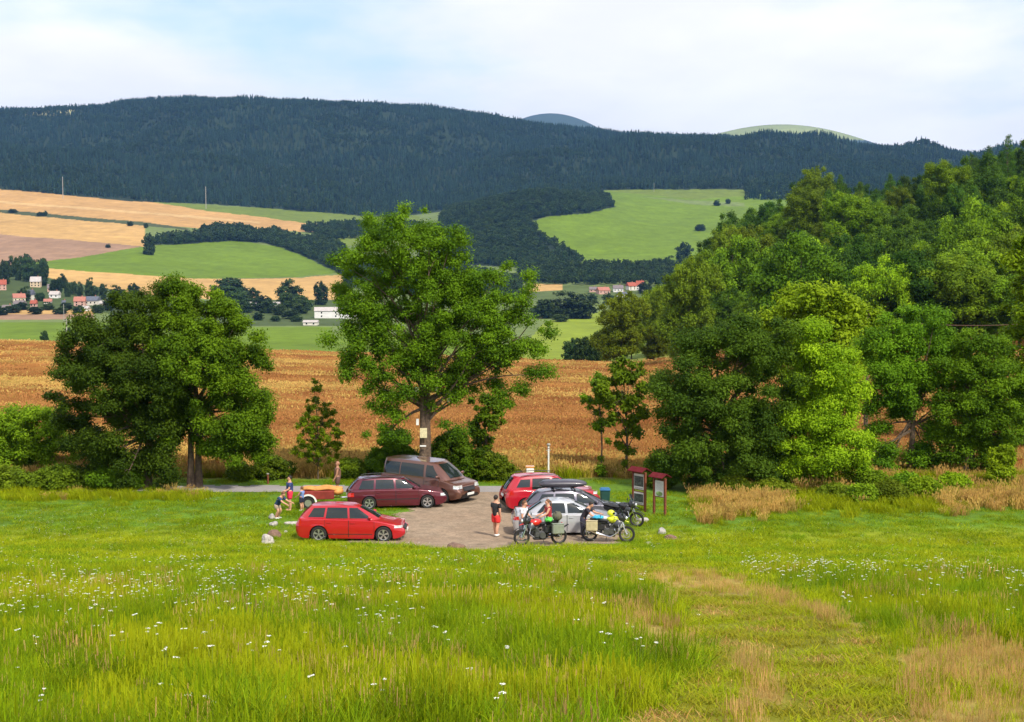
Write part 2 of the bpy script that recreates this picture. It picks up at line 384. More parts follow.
def umbel(name, seed, mats, n=3, size=.05, H=.6):
    r = np.random.RandomState(seed); V = []; Q = []; k = 0; mi = []
    for s in range(n):
        x, y = r.uniform(-.12, .12, 2); h = H * r.uniform(.75, 1.1); lx, ly = r.uniform(-.06, .06, 2)
        V += [(x - .003, y, 0), (x + .003, y, 0), (x + lx + .003, y + ly, h), (x + lx - .003, y + ly, h)]; Q.append((k, k + 1, k + 2, k + 3)); k += 4; mi.append(1)
        R_ = size * r.uniform(.6, 1.25)
        for j in range(22):
            a = r.uniform(0, 6.283); d = R_ * math.sqrt(r.rand()); fx, fy = x + lx + d * math.cos(a), y + ly + d * math.sin(a)
            z = h + .012 - d * d * 2.5 + r.uniform(-.004, .004); q = r.uniform(.006, .012) ; t = r.uniform(-.004, .004)
            V += [(fx - q, fy, z + t), (fx, fy - q, z - t), (fx + q, fy, z - t), (fx, fy + q, z + t)]; Q.append((k, k + 1, k + 2, k + 3)); k += 4; mi.append(0)
    o = npmesh(name, V, Q, mats[0], link=False); o.data.materials.append(mats[1]); o.data.polygons.foreach_set('material_index', mi)
    return o
# ---------------------------------------------------------------- foliage
def leaves(r, cl, per, size, flat=.8, shell=.4, aspect=.55, droop=.2):
    """leaf faces filling clumps (x,y,z,r); returns verts, quads, tone"""
    cl = np.asarray(cl, float); n = len(cl); cnt = np.maximum(3, (per * (cl[:, 3] / cl[:, 3].mean()) ** 2).astype(int))
    ci = np.repeat(np.arange(n), cnt); N = len(ci)
    d = r.normal(size=(N, 3)); d /= np.linalg.norm(d, axis=1)[:, None]
    rad = (shell + (1 - shell) * r.rand(N)) ** 1.0 * np.where(r.rand(N) < .25, r.rand(N), 1) * (1 + .6 * (r.rand(N) - .5))
    P = cl[ci, :3] + d * rad[:, None] * cl[ci, 3:4] * np.array([1, 1, flat])
    nm = d * .9 + np.array([0, 0, .75]) + r.normal(size=(N, 3)) * .6; nm /= np.linalg.norm(nm, axis=1)[:, None]
    u = np.cross(nm, r.normal(size=(N, 3))); u /= np.linalg.norm(u, axis=1)[:, None]; v = np.cross(nm, u)
    s = size * (.6 + .8 * r.rand(N))[:, None]
    A = P - u * s * .5; B = P + v * s * aspect * .5 - nm * s * .08; C_ = P + u * s * .5 - np.array([0, 0, 1]) * s * droop; D = P - v * s * aspect * .5 - nm * s * .08
    V = np.stack([A, B, C_, D], 1).reshape(-1, 3); Q = np.arange(N * 4).reshape(-1, 4)
    ct = r.rand(n) * .7; tone = np.clip(ct[ci] + .3 * r.rand(N), 0, 1)
    return V, Q, np.repeat(tone, 4)
def lobes_to_clumps(r, lobes, n, cr=(.5, 1.0), inner=.25):
    """lobes (x,y,z,rx,ry,rz): spread clump centres near the lobes' skin, uneven outline"""
    lobes = np.asarray(lobes, float); wgt = (lobes[:, 3] * lobes[:, 5] + lobes[:, 3] * lobes[:, 4]); wgt /= wgt.sum(); out = []; tries = 0
    while len(out) < n and tries < n * 30:
        tries += 1; L = lobes[r.choice(len(lobes), p=wgt)]; d = r.normal(size=3); d /= np.linalg.norm(d)
        k = r.rand() ** .5 if r.rand() < inner else r.uniform(.78, 1.08)
        c = L[:3] + d * k * L[3:6]; rr = r.uniform(*cr) * (.75 if k > 1 else 1)
        if any(abs(c[0] - o[0]) + abs(c[1] - o[1]) + abs(c[2] - o[2]) < rr * .62 for o in out): continue
        out.append((c[0], c[1], c[2], rr))
    return np.array(out)
def woody(r, mat, name, parent, H, r0, clumps, trunks=((0, 0),), fork=.3, nb=26, lean=(0, 0), top=.8, link=True, nseg=5):
    m = MB()
    for (tx, ty) in trunks:
        tp = []; n = 9
        for i in range(n):
            t = i / (n - 1); tp.append(Vector((tx + lean[0] * t * t + .12 * math.sin(t * 5 + tx * 3) * t, ty + lean[1] * t * t + .1 * math.cos(t * 4 + ty) * t, H * top * t - .15)))
        rr = [r0 * (1.35 if i == 0 else 1) * (1 - .85 * i / (n - 1)) for i in range(n)]
        m.tube(tp, rr, 9)
        order = sorted(range(len(clumps)), key=lambda k: r.rand())[:max(3, nb // len(trunks))]
        for k in order:
            c = Vector(clumps[k][:3]); tt = min(.92, max(fork + r.uniform(0, .16), (c.z / (H * top)) * r.uniform(.5, .72))); i = tt * (n - 1); a = int(i)
            s = tp[a].lerp(tp[min(a + 1, n - 1)], i - a); e = c - (c - s) * .08
            ln = (e - s).length; mid = s.lerp(e, .5) + Vector((r.uniform(-.08, .08), r.uniform(-.08, .08), r.uniform(-.12, .16))) * ln
            q = [s]
            for u in (.25, .5, .75, 1): q.append(s * (1 - u) ** 2 + mid * 2 * u * (1 - u) + e * u * u)
            b0 = min(r0 * (1 - .8 * tt) * .62, .035 * ln + .015)
            m.tube(q, [b0, b0 * .8, b0 * .55, b0 * .35, b0 * .15], nseg)
            for _ in range(2):
                u = r.uniform(.45, .9); p = s * (1 - u) ** 2 + mid * 2 * u * (1 - u) + e * u * u
                e2 = p + Vector((r.uniform(-1, 1), r.uniform(-1, 1), r.uniform(-.2, .8))) * ln * .25
                m.tube([p, p.lerp(e2, .5) + Vector((0, 0, .04 * ln)), e2], [b0 * .35, b0 * .22, .006], 4)
    return m.build(name, mat, parent)
SUNE=3.9; SUNA=4; CL1=(9.2,9.0,9.0); CL2=(11,10.6,10.5); SKYS=1.6; EXPO=.40; HAZE=4.3e-5; HZC=(.20,.46,1.0,1)
# ================================================================ camera, light, sky
cam = bpy.data.cameras.new('camera'); cam.sensor_width = 36; cam.lens = F / 1024 * 36; cam.clip_start = .1; cam.clip_end = 40000
co = bpy.data.objects.new('camera', cam); COL.objects.link(co); co.location = (0, 0, CAMZ); co.rotation_euler = (R(90) - PITCH, 0, 0); SC.camera = co
SUN_EL, SUN_AZ = 48, 146          # azimuth clockwise from +Y: behind the camera, a little to its left
sd = Vector((math.sin(R(SUN_AZ)) * math.cos(R(SUN_EL)), math.cos(R(SUN_AZ)) * math.cos(R(SUN_EL)), math.sin(R(SUN_EL))))
sl = bpy.data.lights.new('sun', 'SUN'); sl.energy = SUNE; sl.angle = R(SUNA); sl.color = (1, .93, .80)
so = bpy.data.objects.new('sun', sl); COL.objects.link(so); so.rotation_euler = sd.to_track_quat('Z', 'Y').to_euler()
w = bpy.data.worlds.new('World'); SC.world = w; w.use_nodes = True; n, l = w.node_tree.nodes, w.node_tree.links
bg = n['Background']; sky = n.new('ShaderNodeTexSky'); sky.sky_type = 'NISHITA'; sky.sun_disc = False; sky.sun_elevation = R(SUN_EL); sky.sun_rotation = R(SUN_AZ)
sky.dust_density = 1.5
tc = n.new('ShaderNodeTexCoord'); sx = n.new('ShaderNodeSeparateXYZ'); l.new(tc.outputs['Generated'], sx.inputs[0])
az = n.new('ShaderNodeMath'); az.operation = 'ADD'; az.inputs[1].default_value = .16; l.new(sx.outputs['Z'], az.inputs[0])
mxz = n.new('ShaderNodeMath'); mxz.operation = 'MAXIMUM'; mxz.inputs[1].default_value = .05; l.new(az.outputs[0], mxz.inputs[0])
dv = n.new('ShaderNodeVectorMath'); dv.operation = 'SCALE'; l.new(tc.outputs['Generated'], dv.inputs[0])
iv = n.new('ShaderNodeMath'); iv.operation = 'DIVIDE'; iv.inputs[0].default_value = 1; l.new(mxz.outputs[0], iv.inputs[1]); l.new(iv.outputs[0], dv.inputs['Scale'])
def cloud(scale, lo, hi, seed):
    t = n.new('ShaderNodeTexNoise'); t.noise_dimensions = '4D'; t.inputs['W'].default_value = seed; t.inputs['Scale'].default_value = scale; t.inputs['Detail'].default_value = 9; t.inputs['Roughness'].default_value = .52
    mp = n.new('ShaderNodeMapping'); mp.inputs['Scale'].default_value = (1, .8, .0); l.new(dv.outputs[0], mp.inputs[0]); l.new(mp.outputs[0], t.inputs['Vector'])
    m = n.new('ShaderNodeMapRange'); m.interpolation_type = 'SMOOTHSTEP'; m.inputs[1].default_value = lo; m.inputs[2].default_value = hi; l.new(t.outputs['Fac'], m.inputs[0]); return m
k1 = cloud(.75, .36, .56, 2.2); k2 = cloud(1.7, .30, .72, 5.1)
ck = n.new('ShaderNodeMix'); ck.data_type = 'RGBA'; ck.inputs[6].default_value = (CL1[0], CL1[1], CL1[2], 1); ck.inputs[7].default_value = (CL2[0], CL2[1], CL2[2], 1); l.new(k2.outputs[0], ck.inputs[0])
ns = n.new('ShaderNodeVectorMath'); ns.operation = 'SCALE'; ns.inputs['Scale'].default_value = SKYS; l.new(sky.outputs[0], ns.inputs[0])
mm = n.new('ShaderNodeMix'); mm.data_type = 'RGBA'; l.new(k1.outputs[0], mm.inputs[0]); l.new(ns.outputs[0], mm.inputs[6]); l.new(ck.outputs[2], mm.inputs[7])
l.new(mm.outputs[2], bg.inputs['Color']); bg.inputs['Strength'].default_value = .1
SC.view_settings.view_transform = 'Standard'; SC.view_settings.look = 'None'; SC.view_settings.gamma = 1; SC.view_settings.exposure = EXPO
SC.render.engine = 'CYCLES'; SC.cycles.use_adaptive_sampling = True; SC.cycles.max_bounces = 6; SC.cycles.diffuse_bounces = 3; SC.cycles.glossy_bounces = 3
SC.cycles.transmission_bounces = 3; SC.cycles.transparent_max_bounces = 6; SC.cycles.volume_bounces = 0; SC.cycles.use_denoising = True
SC.cycles.volume_step_rate = 4

# haze
hz = MB().box((0, 5900, 530), (30000, 13800, 1460)).build('haze', None, smooth=False); tag(hz, kind='stuff')
hm = bpy.data.materials.new('haze'); n, l = nodes_of(hm); n.remove(n['Principled BSDF']); pv = n.new('ShaderNodeVolumePrincipled')
pv.inputs['Color'].default_value = HZC; pv.inputs['Density'].default_value = HAZE; pv.inputs['Anisotropy'].default_value = .2
l.new(pv.outputs[0], n['Material Output'].inputs['Volume']); hz.data.materials.append(hm)

# ================================================================ ground
M_far = groundmat('far_fields', (.004, .03, .15), .15, stripe=(.6, .25, 1), bump=.3)
M_mead = groundmat('meadow_soil', (.15, 3.0), .3, bump=.5)
M_wheat = groundmat('wheat_soil', (.03, 1.0), .28, stripe=(.25, 1.6, 1), bump=.5, bumpd=.25)
def roadside(x, Y): return 74.2 + .25 * wav(x, Y, 9, 3)
WHEAT = (.27, .10, .022); WHEAT2 = (.42, .215, .055)
def wheat_col(x, Y, z):
    s = .5 + .5 * wav(x * .35, Y * 1.6, 60, 2); s2 = .5 + .5 * wav(x * .5, Y * 2.0, 21, 8)
    k = np.clip(.75 * s + .35 * s2 - .15, 0, 1)[..., None]; C = np.array(WHEAT) * (1 - k) + np.array(WHEAT2) * k
    e = np.clip((Y - 296 - 6 * wav(x, Y, 60, 1)) / 8, 0, 1)[..., None]; C = C * (1 - e) + np.array((.20, .21, .045)) * e
    g = np.clip((80.5 + 1.2 * wav(x, Y, 11, 6) - Y) / 1.5, 0, 1)[..., None]; C = C * (1 - g) + np.array((.16, .17, .035)) * g
    h = (np.clip((Y - 205) / 15, 0, 1) * np.clip((512 + F * x / Y - 690) / 30, 0, 1))[..., None]; C = C * (1 - h) + np.array((.07, .11, .025)) * h
    return C
PATH = [(560,556),(630,576),(680,602),(700,640),(690,680),(640,722),(600,800),(1000,800),(925,722),(905,665),(868,625),(775,590),(670,563)]
DRY = [[(650,575),(720,577),(810,605),(880,628),(850,628),(760,600),(700,592),(650,585)],
       [(745,655),(775,655),(770,722),(765,800),(710,800),(725,722)],
       [(905,640),(980,640),(1110,680),(1300,800),(960,800),(910,700)],
       [(600,610),(650,605),(690,640),(670,665),(620,640)]]
MG = (.12, .22, .008); MY = (.21, .27, .008); MP = (.20, .205, .012); MD = (.33, .25, .06)
def zones(x, Y, z):
    """0 tall green, 1 short yellow-green, 2 path, 3 dry"""
    px, py = proj(x, Y, z); px = px + 12 * wav(x, Y, 3, 1); py = py + 4 * wav(x, Y, 4, 5)
    k = np.where(py < 575 + 15 * wav(x, Y, 15, 2), 1, 0); k = np.where(inpoly(px, py, PATH), 2, k)
    if True:
        ring = np.zeros(k.shape, bool)
        for ddx, ddy in ((-14, 0), (14, 0), (0, -5), (0, 10)): ring |= inpoly(px + ddx, py + ddy, PATH)
        k = np.where(ring & (k == 0), 1, k)
    for d in DRY: k = np.where(inpoly(px, py, d), 3, k)
    return k
def mead_col(x, Y, z):
    k = zones(x, Y, z); C = np.array([MG, MY, MP, MD])[k]
    v = np.clip(.5 + .5 * wav(x, Y, 5, 6), 0, 1)[..., None]
    C = C * (1 - .25 * v) + np.array((.22, .20, .05)) * .25 * v
    g = np.clip((Y - 60) / 2, 0, 1)[..., None]; C = C * (1 - g) + np.array((.12, .22, .02)) * g
    return C * .85
sheet('meadow', np.concatenate([np.arange(-9000, -600, 300), np.arange(-600, 1700, 8), np.arange(1700, 10001, 300)]), np.concatenate([np.arange(1, 20, .5), np.linspace(20, 75.0, 184)]), M_mead, colour=mead_col)
# behind the camera the slope carries on up
Xb = np.linspace(-120, 120, 41); Yb = np.linspace(-70, 3, 25); XX, YY = np.meshgrid(Xb, Yb); ZZ = zt(XX, YY) - .02
I, J = np.meshgrid(np.arange(40), np.arange(24)); b_ = J * 41 + I
o = npmesh('hillside_ground', np.stack([XX, YY, ZZ], -1).reshape(-1, 3), np.stack([b_, b_ + 1, b_ + 42, b_ + 41], -1).reshape(-1, 4), M_mead,
           attrs={'base': ('FLOAT_COLOR', 'POINT', np.tile(np.array([.12, .2, .02, 1]), (XX.size, 1)))}, smooth=True); tag(o, kind='structure')
sheet('wheat_field', np.arange(-1200, 2200, 5), np.exp(np.linspace(math.log(75), math.log(330), 300)), M_wheat, colour=wheat_col)
YS = np.concatenate([np.exp(np.linspace(math.log(330), math.log(3300), 620))[:-1], np.exp(np.linspace(math.log(3300), math.log(12400), 150))])
sheet('hills', np.concatenate([np.arange(-1400, -200, 12), np.arange(-200, 1250, 1.6), np.arange(1250, 2300, 12)]), YS, M_far, colour=field_colour)

# road and lot
def pts_sheet(name, poly, mat, lift, step=.35, rag=.12):
    xs = [p[0] for p in poly]; ys = [p[1] for p in poly]
    X, Y = np.meshgrid(np.arange(min(xs), max(xs) + step, step), np.arange(min(ys), max(ys) + step, step))
    ok = inpoly(X + rag * wav(X, Y, 1.5, 2) * 2, Y + rag * wav(X, Y, 1.1, 5) * 2, poly); Z = zt(X, Y) + lift; nx = X.shape[1]
    I, J = np.meshgrid(np.arange(nx - 1), np.arange(X.shape[0] - 1)); b = J * nx + I
    f = np.stack([b, b + 1, b + 1 + nx, b + nx], -1).reshape(-1, 4); okf = ok.ravel(); f = f[okf[f].sum(1) >= 3]
    used, inv = np.unique(f, return_inverse=True); V = np.stack([X, Y, Z], -1).reshape(-1, 3)[used]
    o = npmesh(name, V, inv.reshape(-1, 4), mat, smooth=True); tag(o, kind='structure'); return o
M_lot = groundmat('gravel', (.35, 1.4, 9.0), .27, col=(.31, .235, .165), tint=(.22, .16, .11), bump=.6, bumpd=.03)
M_road = groundmat('old_asphalt', (.4, 12.0), .12, col=(.27, .25, .24), bump=.4, bumpd=.02)
LOTPX = [(470,489),(440,498),(415,508),(392,517),(365,528),(350,536),(348,542),(405,546),(440,549),(480,553),(508,548),(560,546),(622,543),(626,530),(612,512),(598,500),(590,489)]
LOT = [tuple(gp(*p)[:2]) for p in LOTPX]
pts_sheet('parking_lot', LOT, M_lot, .012, .09, .22)
RY0, RY1 = gp(300, 492.5).y, gp(300, 485.5).y
pts_sheet('road', [(-70, RY0 - 1.5), (-20, RY0), (2.4, RY0 - .2), (3.6, RY0 + .3), (3.4, RY1 - .1), (-20, RY1), (-70, RY1 - 1.5)], M_road, .02, .3, .05)

# ================================================================ foliage materials
M_leaf = leafmat('broadleaf', (.060, .135, .007), (.17, .305, .011))
M_leafd = leafmat('broadleaf_dark', (.030, .078, .008), (.095, .19, .012))
M_leafy = leafmat('broadleaf_light', (.11, .22, .006), (.26, .41, .012))
M_leafo = leafmat('broadleaf_olive', (.070, .115, .007), (.17, .245, .012))
M_conif = leafmat('needles', (.004, .016, .008), (.016, .040, .016), trans=.1, objvar=.4)
M_farw = leafmat('far_broadleaf', (.018, .042, .014), (.045, .078, .018), trans=.1, objvar=.35)
M_bark = principled('bark', (.11, .075, .05), .95, noise=(8, .4), bump=.8)
M_grass = leafmat('grass_green', (.105, .205, .004), (.235, .335, .006), trans=.35, objvar=.28)
M_grassy = leafmat('grass_yellow', (.22, .285, .004), (.36, .41, .010), trans=.35, objvar=.22)
M_dry = leafmat('grass_dry', (.34, .19, .05), (.56, .40, .14), trans=.3, objvar=.3)
M_gold = leafmat('grass_gold', (.36, .22, .045), (.58, .41, .12), trans=.3, objvar=.25)
M_wht = leafmat('wheat', (.27, .115, .030), (.46, .245, .075), trans=.25, objvar=.25)
M_pathg = leafmat('grass_trodden', (.17, .19, .008), (.32, .29, .02), trans=.3, objvar=.25)
M_white = principled('petal', (.8, .8, .72), .7, noise=(3, .05))
M_yel = principled('petal_yellow', (.7, .6, .1), .7, noise=(3, .05))
M_stem = principled('stem', (.10, .16, .03), .7)

# ================================================================ forests on the hills (far-off wood)
def conifer(name, seed, H=20, link=False):
    r = np.random.RandomState(seed); V = []; Fc = []; k = 0; T = []
    for j in range(5):
        z0 = H * (.06 + .17 * j); z1 = z0 + H * .34; rr = H * .155 * (1 - .17 * j) * r.uniform(.9, 1.1); n = 7; a0 = r.rand() * 6
        for i in range(n):
            a = a0 + 6.283 * i / n; q = rr * r.uniform(.7, 1.2); V.append((q * math.cos(a), q * math.sin(a), z0 + r.uniform(-.5, .5))); T.append(r.rand() * .5)
        V.append((r.uniform(-.1, .1), r.uniform(-.1, .1), min(z1, H))); T.append(.9)
        for i in range(n): Fc.append((k + i, k + (i + 1) % n, k + n))
        k += n + 1
    return npmesh(name, V, Fc, M_conif, attrs={'tone': ('FLOAT', 'POINT', T)}, link=link)
def blobtree(name, seed, mat, H=14, W=5, n=26, per=26, size=1.3, link=False):
    r = np.random.RandomState(seed)
    lobes = [(r.uniform(-.35, .35) * W, r.uniform(-.35, .35) * W, H * r.uniform(.35, .72), W * .62, W * .62, H * .26) for _ in range(5)] + [(0, 0, H * .5, W * .8, W * .8, H * .45)]
    cl = lobes_to_clumps(r, lobes, n, (W * .24, W * .42), .2); V, Q, T = leaves(r, cl, per, size, aspect=.8)
    return npmesh(name, V, Q, mat, attrs={'tone': ('FLOAT', 'POINT', T)}, link=link)
M_mount = leafmat('mountain_needles', (.007, .022, .013), (.030, .056, .034), trans=.1, objvar=.45)
CON = [conifer('spruce_kind', s) for s in (1, 2, 3)]
MCON = [conifer('spruce_kind_high', s) for s in (4, 5, 6)]
for q_ in MCON: q_.data.materials[0] = M_mount; q_.name = 'spruce_high'
BLB = [blobtree('leaf_tree_kind', s, M_farw) for s in (4, 5, 6)]
KINDS = CON + BLB
def wood(name, polys, Y0, Y1, dens, mix, amp=.2, hs=(.7, 1.2), seed=1, pxr=(-260, 1300), cull=None):
    r = np.random.RandomState(seed); A = (pxr[1] - pxr[0]) / F * (Y1 ** 2 - Y0 ** 2) / 2; N = int(A * dens)
    Y = np.sqrt(r.uniform(Y0 ** 2, Y1 ** 2, N)); q = r.uniform(*pxr, N); x = (q - 512) / F * Y; z = zt(x, Y); px, py = proj(x, Y, z)
    m = np.zeros(N, bool)
    for p in polys: m |= inpoly(px, py, p)
    if cull is not None: m &= cull(px, py, Y)
    x, Y, z = x[m], Y[m], z[m]; N = len(x); s = .85 * r.uniform(*hs, N) * (1 + .22 * wav(x, Y, 160, 3)); sx = s * r.uniform(.85, 1.25, N)
    pm = np.clip(mix + amp * wav(x, Y, 420, 5), 0.0, 1)
    idx = np.where(r.rand(N) < pm, r.randint(0, 3, N), 3 + r.randint(0, 3, N))
    return scatter(name, (MCON + BLB) if name == 'mountain_forest' else KINDS, np.stack([x, Y, z - .5], 1), r.uniform(0, 6.28, N), np.stack([sx, sx, s], 1), idx)
wood('mountain_forest', [BIGF], 2950, 4900, 1/85., .30, .55, seed=11)
wood('spur_wood', [SPUR], 1500, 3000, 1/60., .97, .1, seed=12, pxr=(420, 640))
wood('field_wood', [LW], 1500, 2900, 1/55., 1.0, 0, seed=13, pxr=(130, 360), hs=(.8, 1.3))
wood('valley_wood', [[(520,262),(585,266),(640,267),(690,265),(720,262),(720,286),(620,286),(520,284)], [(345,268),(440,262),(520,284),(520,303),(440,298),(345,288)], [(300,230),(360,224),(420,226),(420,236),(330,240)]], 1200, 2700, 1/55., 1.0, 0, seed=14, pxr=(280, 760))
wood('shoulder_wood', [[(745,188),(830,165),(1010,160),(1400,160),(1400,200),(745,200)]], 2500, 3600, 1/70., .6, .4, seed=15, pxr=(740, 1300))
# ================================================================ trees and shrubs (each one a thing)
def tree_px(kind, label, cat, base, lobes, mats, n=90, per=260, size=.17, cr=(.45, .9), r0=.2, trunks=((0, 0),), fork=.3, nb=26, seed=1, group=None, top=.8, depth=.8, lean=(0, 0), inner=.25, flat=.75, Y=None, aspect=.55, toned=None, flo=.0):
    """base: pixel where it stands; lobes: (cx,cy,rx,ry[,dy]) outline as seen in the photograph, turned into metres at its distance"""
    B = at(base[0], Y) if Y else gp(*base); r = np.random.RandomState(seed)
    _, by = proj(B.x, B.y, B.z); s = (B.y * cP - (B.z - CAMZ) * sP) / F; L = []
    for q in lobes:
        cx, cy, rx, ry = q[:4]; dy = q[4] if len(q) > 4 else r.uniform(-.35, .35) * rx * s
        L.append(((cx - base[0]) * s, dy, (by - cy) * s, rx * s, max(rx, ry * .6) * s * depth, ry * s))
    H = max(l[2] + l[5] for l in L)
    cl = lobes_to_clumps(r, L, n, cr, inner); cl = cl[cl[:, 2] > .1 + flo]
    V, Q, T = leaves(r, cl, per, size, flat=flat, aspect=aspect)
    V[:, 2] = np.maximum(V[:, 2], .03)
    root = empty(kind, B); tag(root, label, cat, group)
    woody(r, M_bark, 'trunk', root, H, r0, cl, trunks, fork, nb, lean, top)
    npmesh('crown' if 'tree' in kind else 'foliage', V, Q, mats, root, {'tone': ('FLOAT', 'POINT', T)})
    return root
# big tree behind the van
tree_px('ash_tree', 'tall spreading broadleaf tree with plates nailed on its trunk behind the brown van', 'tree', (423, 486),
  [(400,240,50,32),(365,262,32,32),(430,258,42,36),(390,290,58,34),(440,300,40,34),(350,330,26,30),(372,318,30,28),(470,290,36,30),(500,292,36,34),(505,325,34,28),(465,330,40,34),(415,330,45,34),(362,352,22,14),(390,362,24,20),(450,362,34,24),(490,352,28,20),(540,330,10,12),(535,375,16,6),(520,388,7,10),(388,405,10,22),(382,432,16,9),(520,350,22,12),(538,368,12,8),(455,390,14,12),(400,378,26,22),(440,385,22,18),(375,395,14,16),(350,362,18,16),(475,372,30,22),(500,400,12,10),(430,405,14,10),(398,425,12,18),(450,430,12,16)],
  M_leaf, n=500, per=430, size=.115, cr=(.34, .76), r0=.21, trunks=((0, 0), (.22, .12)), fork=.28, nb=60, seed=5, top=.82, inner=.3, depth=.75, lean=(-.3, 0))
tree_px('broadleaf_tree', 'dense dark green tree leafy to the ground beside the twin-trunk tree', 'tree', (148, 489),
  [(120,330,38,30),(150,305,36,22),(95,352,34,32),(85,392,34,34),(120,380,46,40),(155,380,34,50),(100,430,38,30),(140,440,40,34),(165,420,30,30),(150,470,34,20),(105,465,24,16)],
  M_leafd, n=240, per=720, size=.125, cr=(.4, .85), r0=.2, nb=34, seed=8, depth=.9)
tree_px('broadleaf_tree', 'round dark green tree on a twin trunk where the road passes behind it', 'tree', (194, 488),
  [(188,290,16,22),(205,320,34,26),(175,330,30,30),(230,345,34,34),(200,365,45,40),(245,385,28,40),(225,420,40,30),(180,410,30,36),(250,430,22,28),(232,448,30,12),(170,440,14,18)],
  M_leaf, n=230, per=720, size=.125, cr=(.4, .85), r0=.19, trunks=((-.15, 0), (.2, .1)), fork=.3, nb=34, seed=9, depth=.9)
tree_px('sapling', 'slender young tree with thin leaning branches at the wheat edge, left of the brown van', 'young tree', (318, 479),
  [(318,392,8,16),(316,415,20,16),(322,432,28,16),(318,452,26,12)], M_leafy, n=170, per=80, size=.11, cr=(.12, .26), r0=.04, nb=40, seed=3, fork=.12, top=.95)
tree_px('sapling', 'small round-headed young tree rising behind the bushes right of the big trunk', 'young tree', (486, 478), [(484,410,19,14),(487,425,20,16),(480,440,12,10)],
  M_leaf, n=44, per=130, size=.18, cr=(.25, .5), r0=.08, nb=14, seed=4, Y=79)
tree_px('sapling', 'thin young tree with a bare stem, shorter of the pair left of the info boards', 'young tree', (601, 476), [(600,385,9,16),(596,398,16,16),(604,420,9,18),(601,465,8,8)],
  M_leaf, n=34, per=110, size=.18, cr=(.2, .45), r0=.06, nb=12, seed=14)
tree_px('sapling', 'taller dense young tree on a dark stem, just left of the info boards', 'young tree', (626, 477), [(628,370,14,14),(620,392,22,22),(634,395,14,26),(628,420,18,16),(614,442,9,6),(628,455,5,10)],
  M_leaf, n=70, per=140, size=.19, cr=(.25, .5), r0=.09, nb=16, seed=15)
# row right of the info boards
tree_px('broadleaf_tree', 'broad dark tree with low shaded branches just right of the info boards', 'tree', (718, 489),
  [(700,360,30,30),(735,345,34,26),(680,395,30,30),(760,375,34,34),(715,400,46,40),(680,440,28,30),(720,450,50,34),(765,430,34,44),(690,470,34,14),(760,470,36,16),(770,340,22,20)],
  M_leafd, n=270, per=720, size=.125, cr=(.4, .9), r0=.24, nb=40, seed=21, depth=.9)
tree_px('broadleaf_tree', 'bright green leafy tree in front of darker ones beside tall dry grass', 'tree', (815, 489),
  [(808,345,22,22),(820,370,34,26),(805,400,30,34),(835,405,30,34),(818,440,44,30),(805,465,28,20),(845,460,18,16)],
  M_leafy, n=190, per=720, size=.125, cr=(.38, .8), r0=.17, nb=30, seed=22, depth=.9)
tree_px('broadleaf_tree', 'light green tree with high crown behind the bright leafy tree', 'tree', (800, 470), [(815,305,40,20),(780,320,34,24),(845,320,34,26),(830,350,40,30),(790,350,34,26),(870,345,22,24)],
  M_leafy, n=170, per=200, size=.26, cr=(.55, 1.1), r0=.25, nb=26, seed=23, Y=92)
tree_px('broadleaf_tree', 'green tree with visible dark trunk and gaps showing the wheat field', 'tree', (911, 474),
  [(915,330,34,24),(890,345,30,26),(925,365,38,26),(890,380,28,26),(940,390,22,20),(875,420,12,20),(905,405,20,12),(880,455,18,16),(940,430,14,14),(925,455,14,12)],
  M_leaf, n=190, per=560, size=.125, cr=(.35, .8), r0=.2, nb=40, seed=24, depth=.8)
tree_px('broadleaf_tree', 'feathery green tree near the edge of the hedge beyond the dry grass', 'tree', (965, 476),
  [(975,350,34,24),(955,375,30,26),(990,385,34,30),(965,410,30,22),(1000,420,26,24),(955,440,20,24),(980,455,20,16)],
  M_leaf, n=190, per=560, size=.125, cr=(.35, .8), r0=.2, trunks=((0, 0), (.4, .3)), nb=34, seed=25, depth=.8)
tree_px('broadleaf_tree', 'tall light green tree whose branches reach in at the picture edge above the cable', 'tree', (1060, 478),
  [(1040,260,32,34),(1060,300,50,40),(1045,350,36,30),(1070,400,50,50),(1035,400,24,30)],
  M_leafy, n=170, per=220, size=.26, cr=(.5, 1.0), r0=.26, nb=30, seed=26, Y=84)
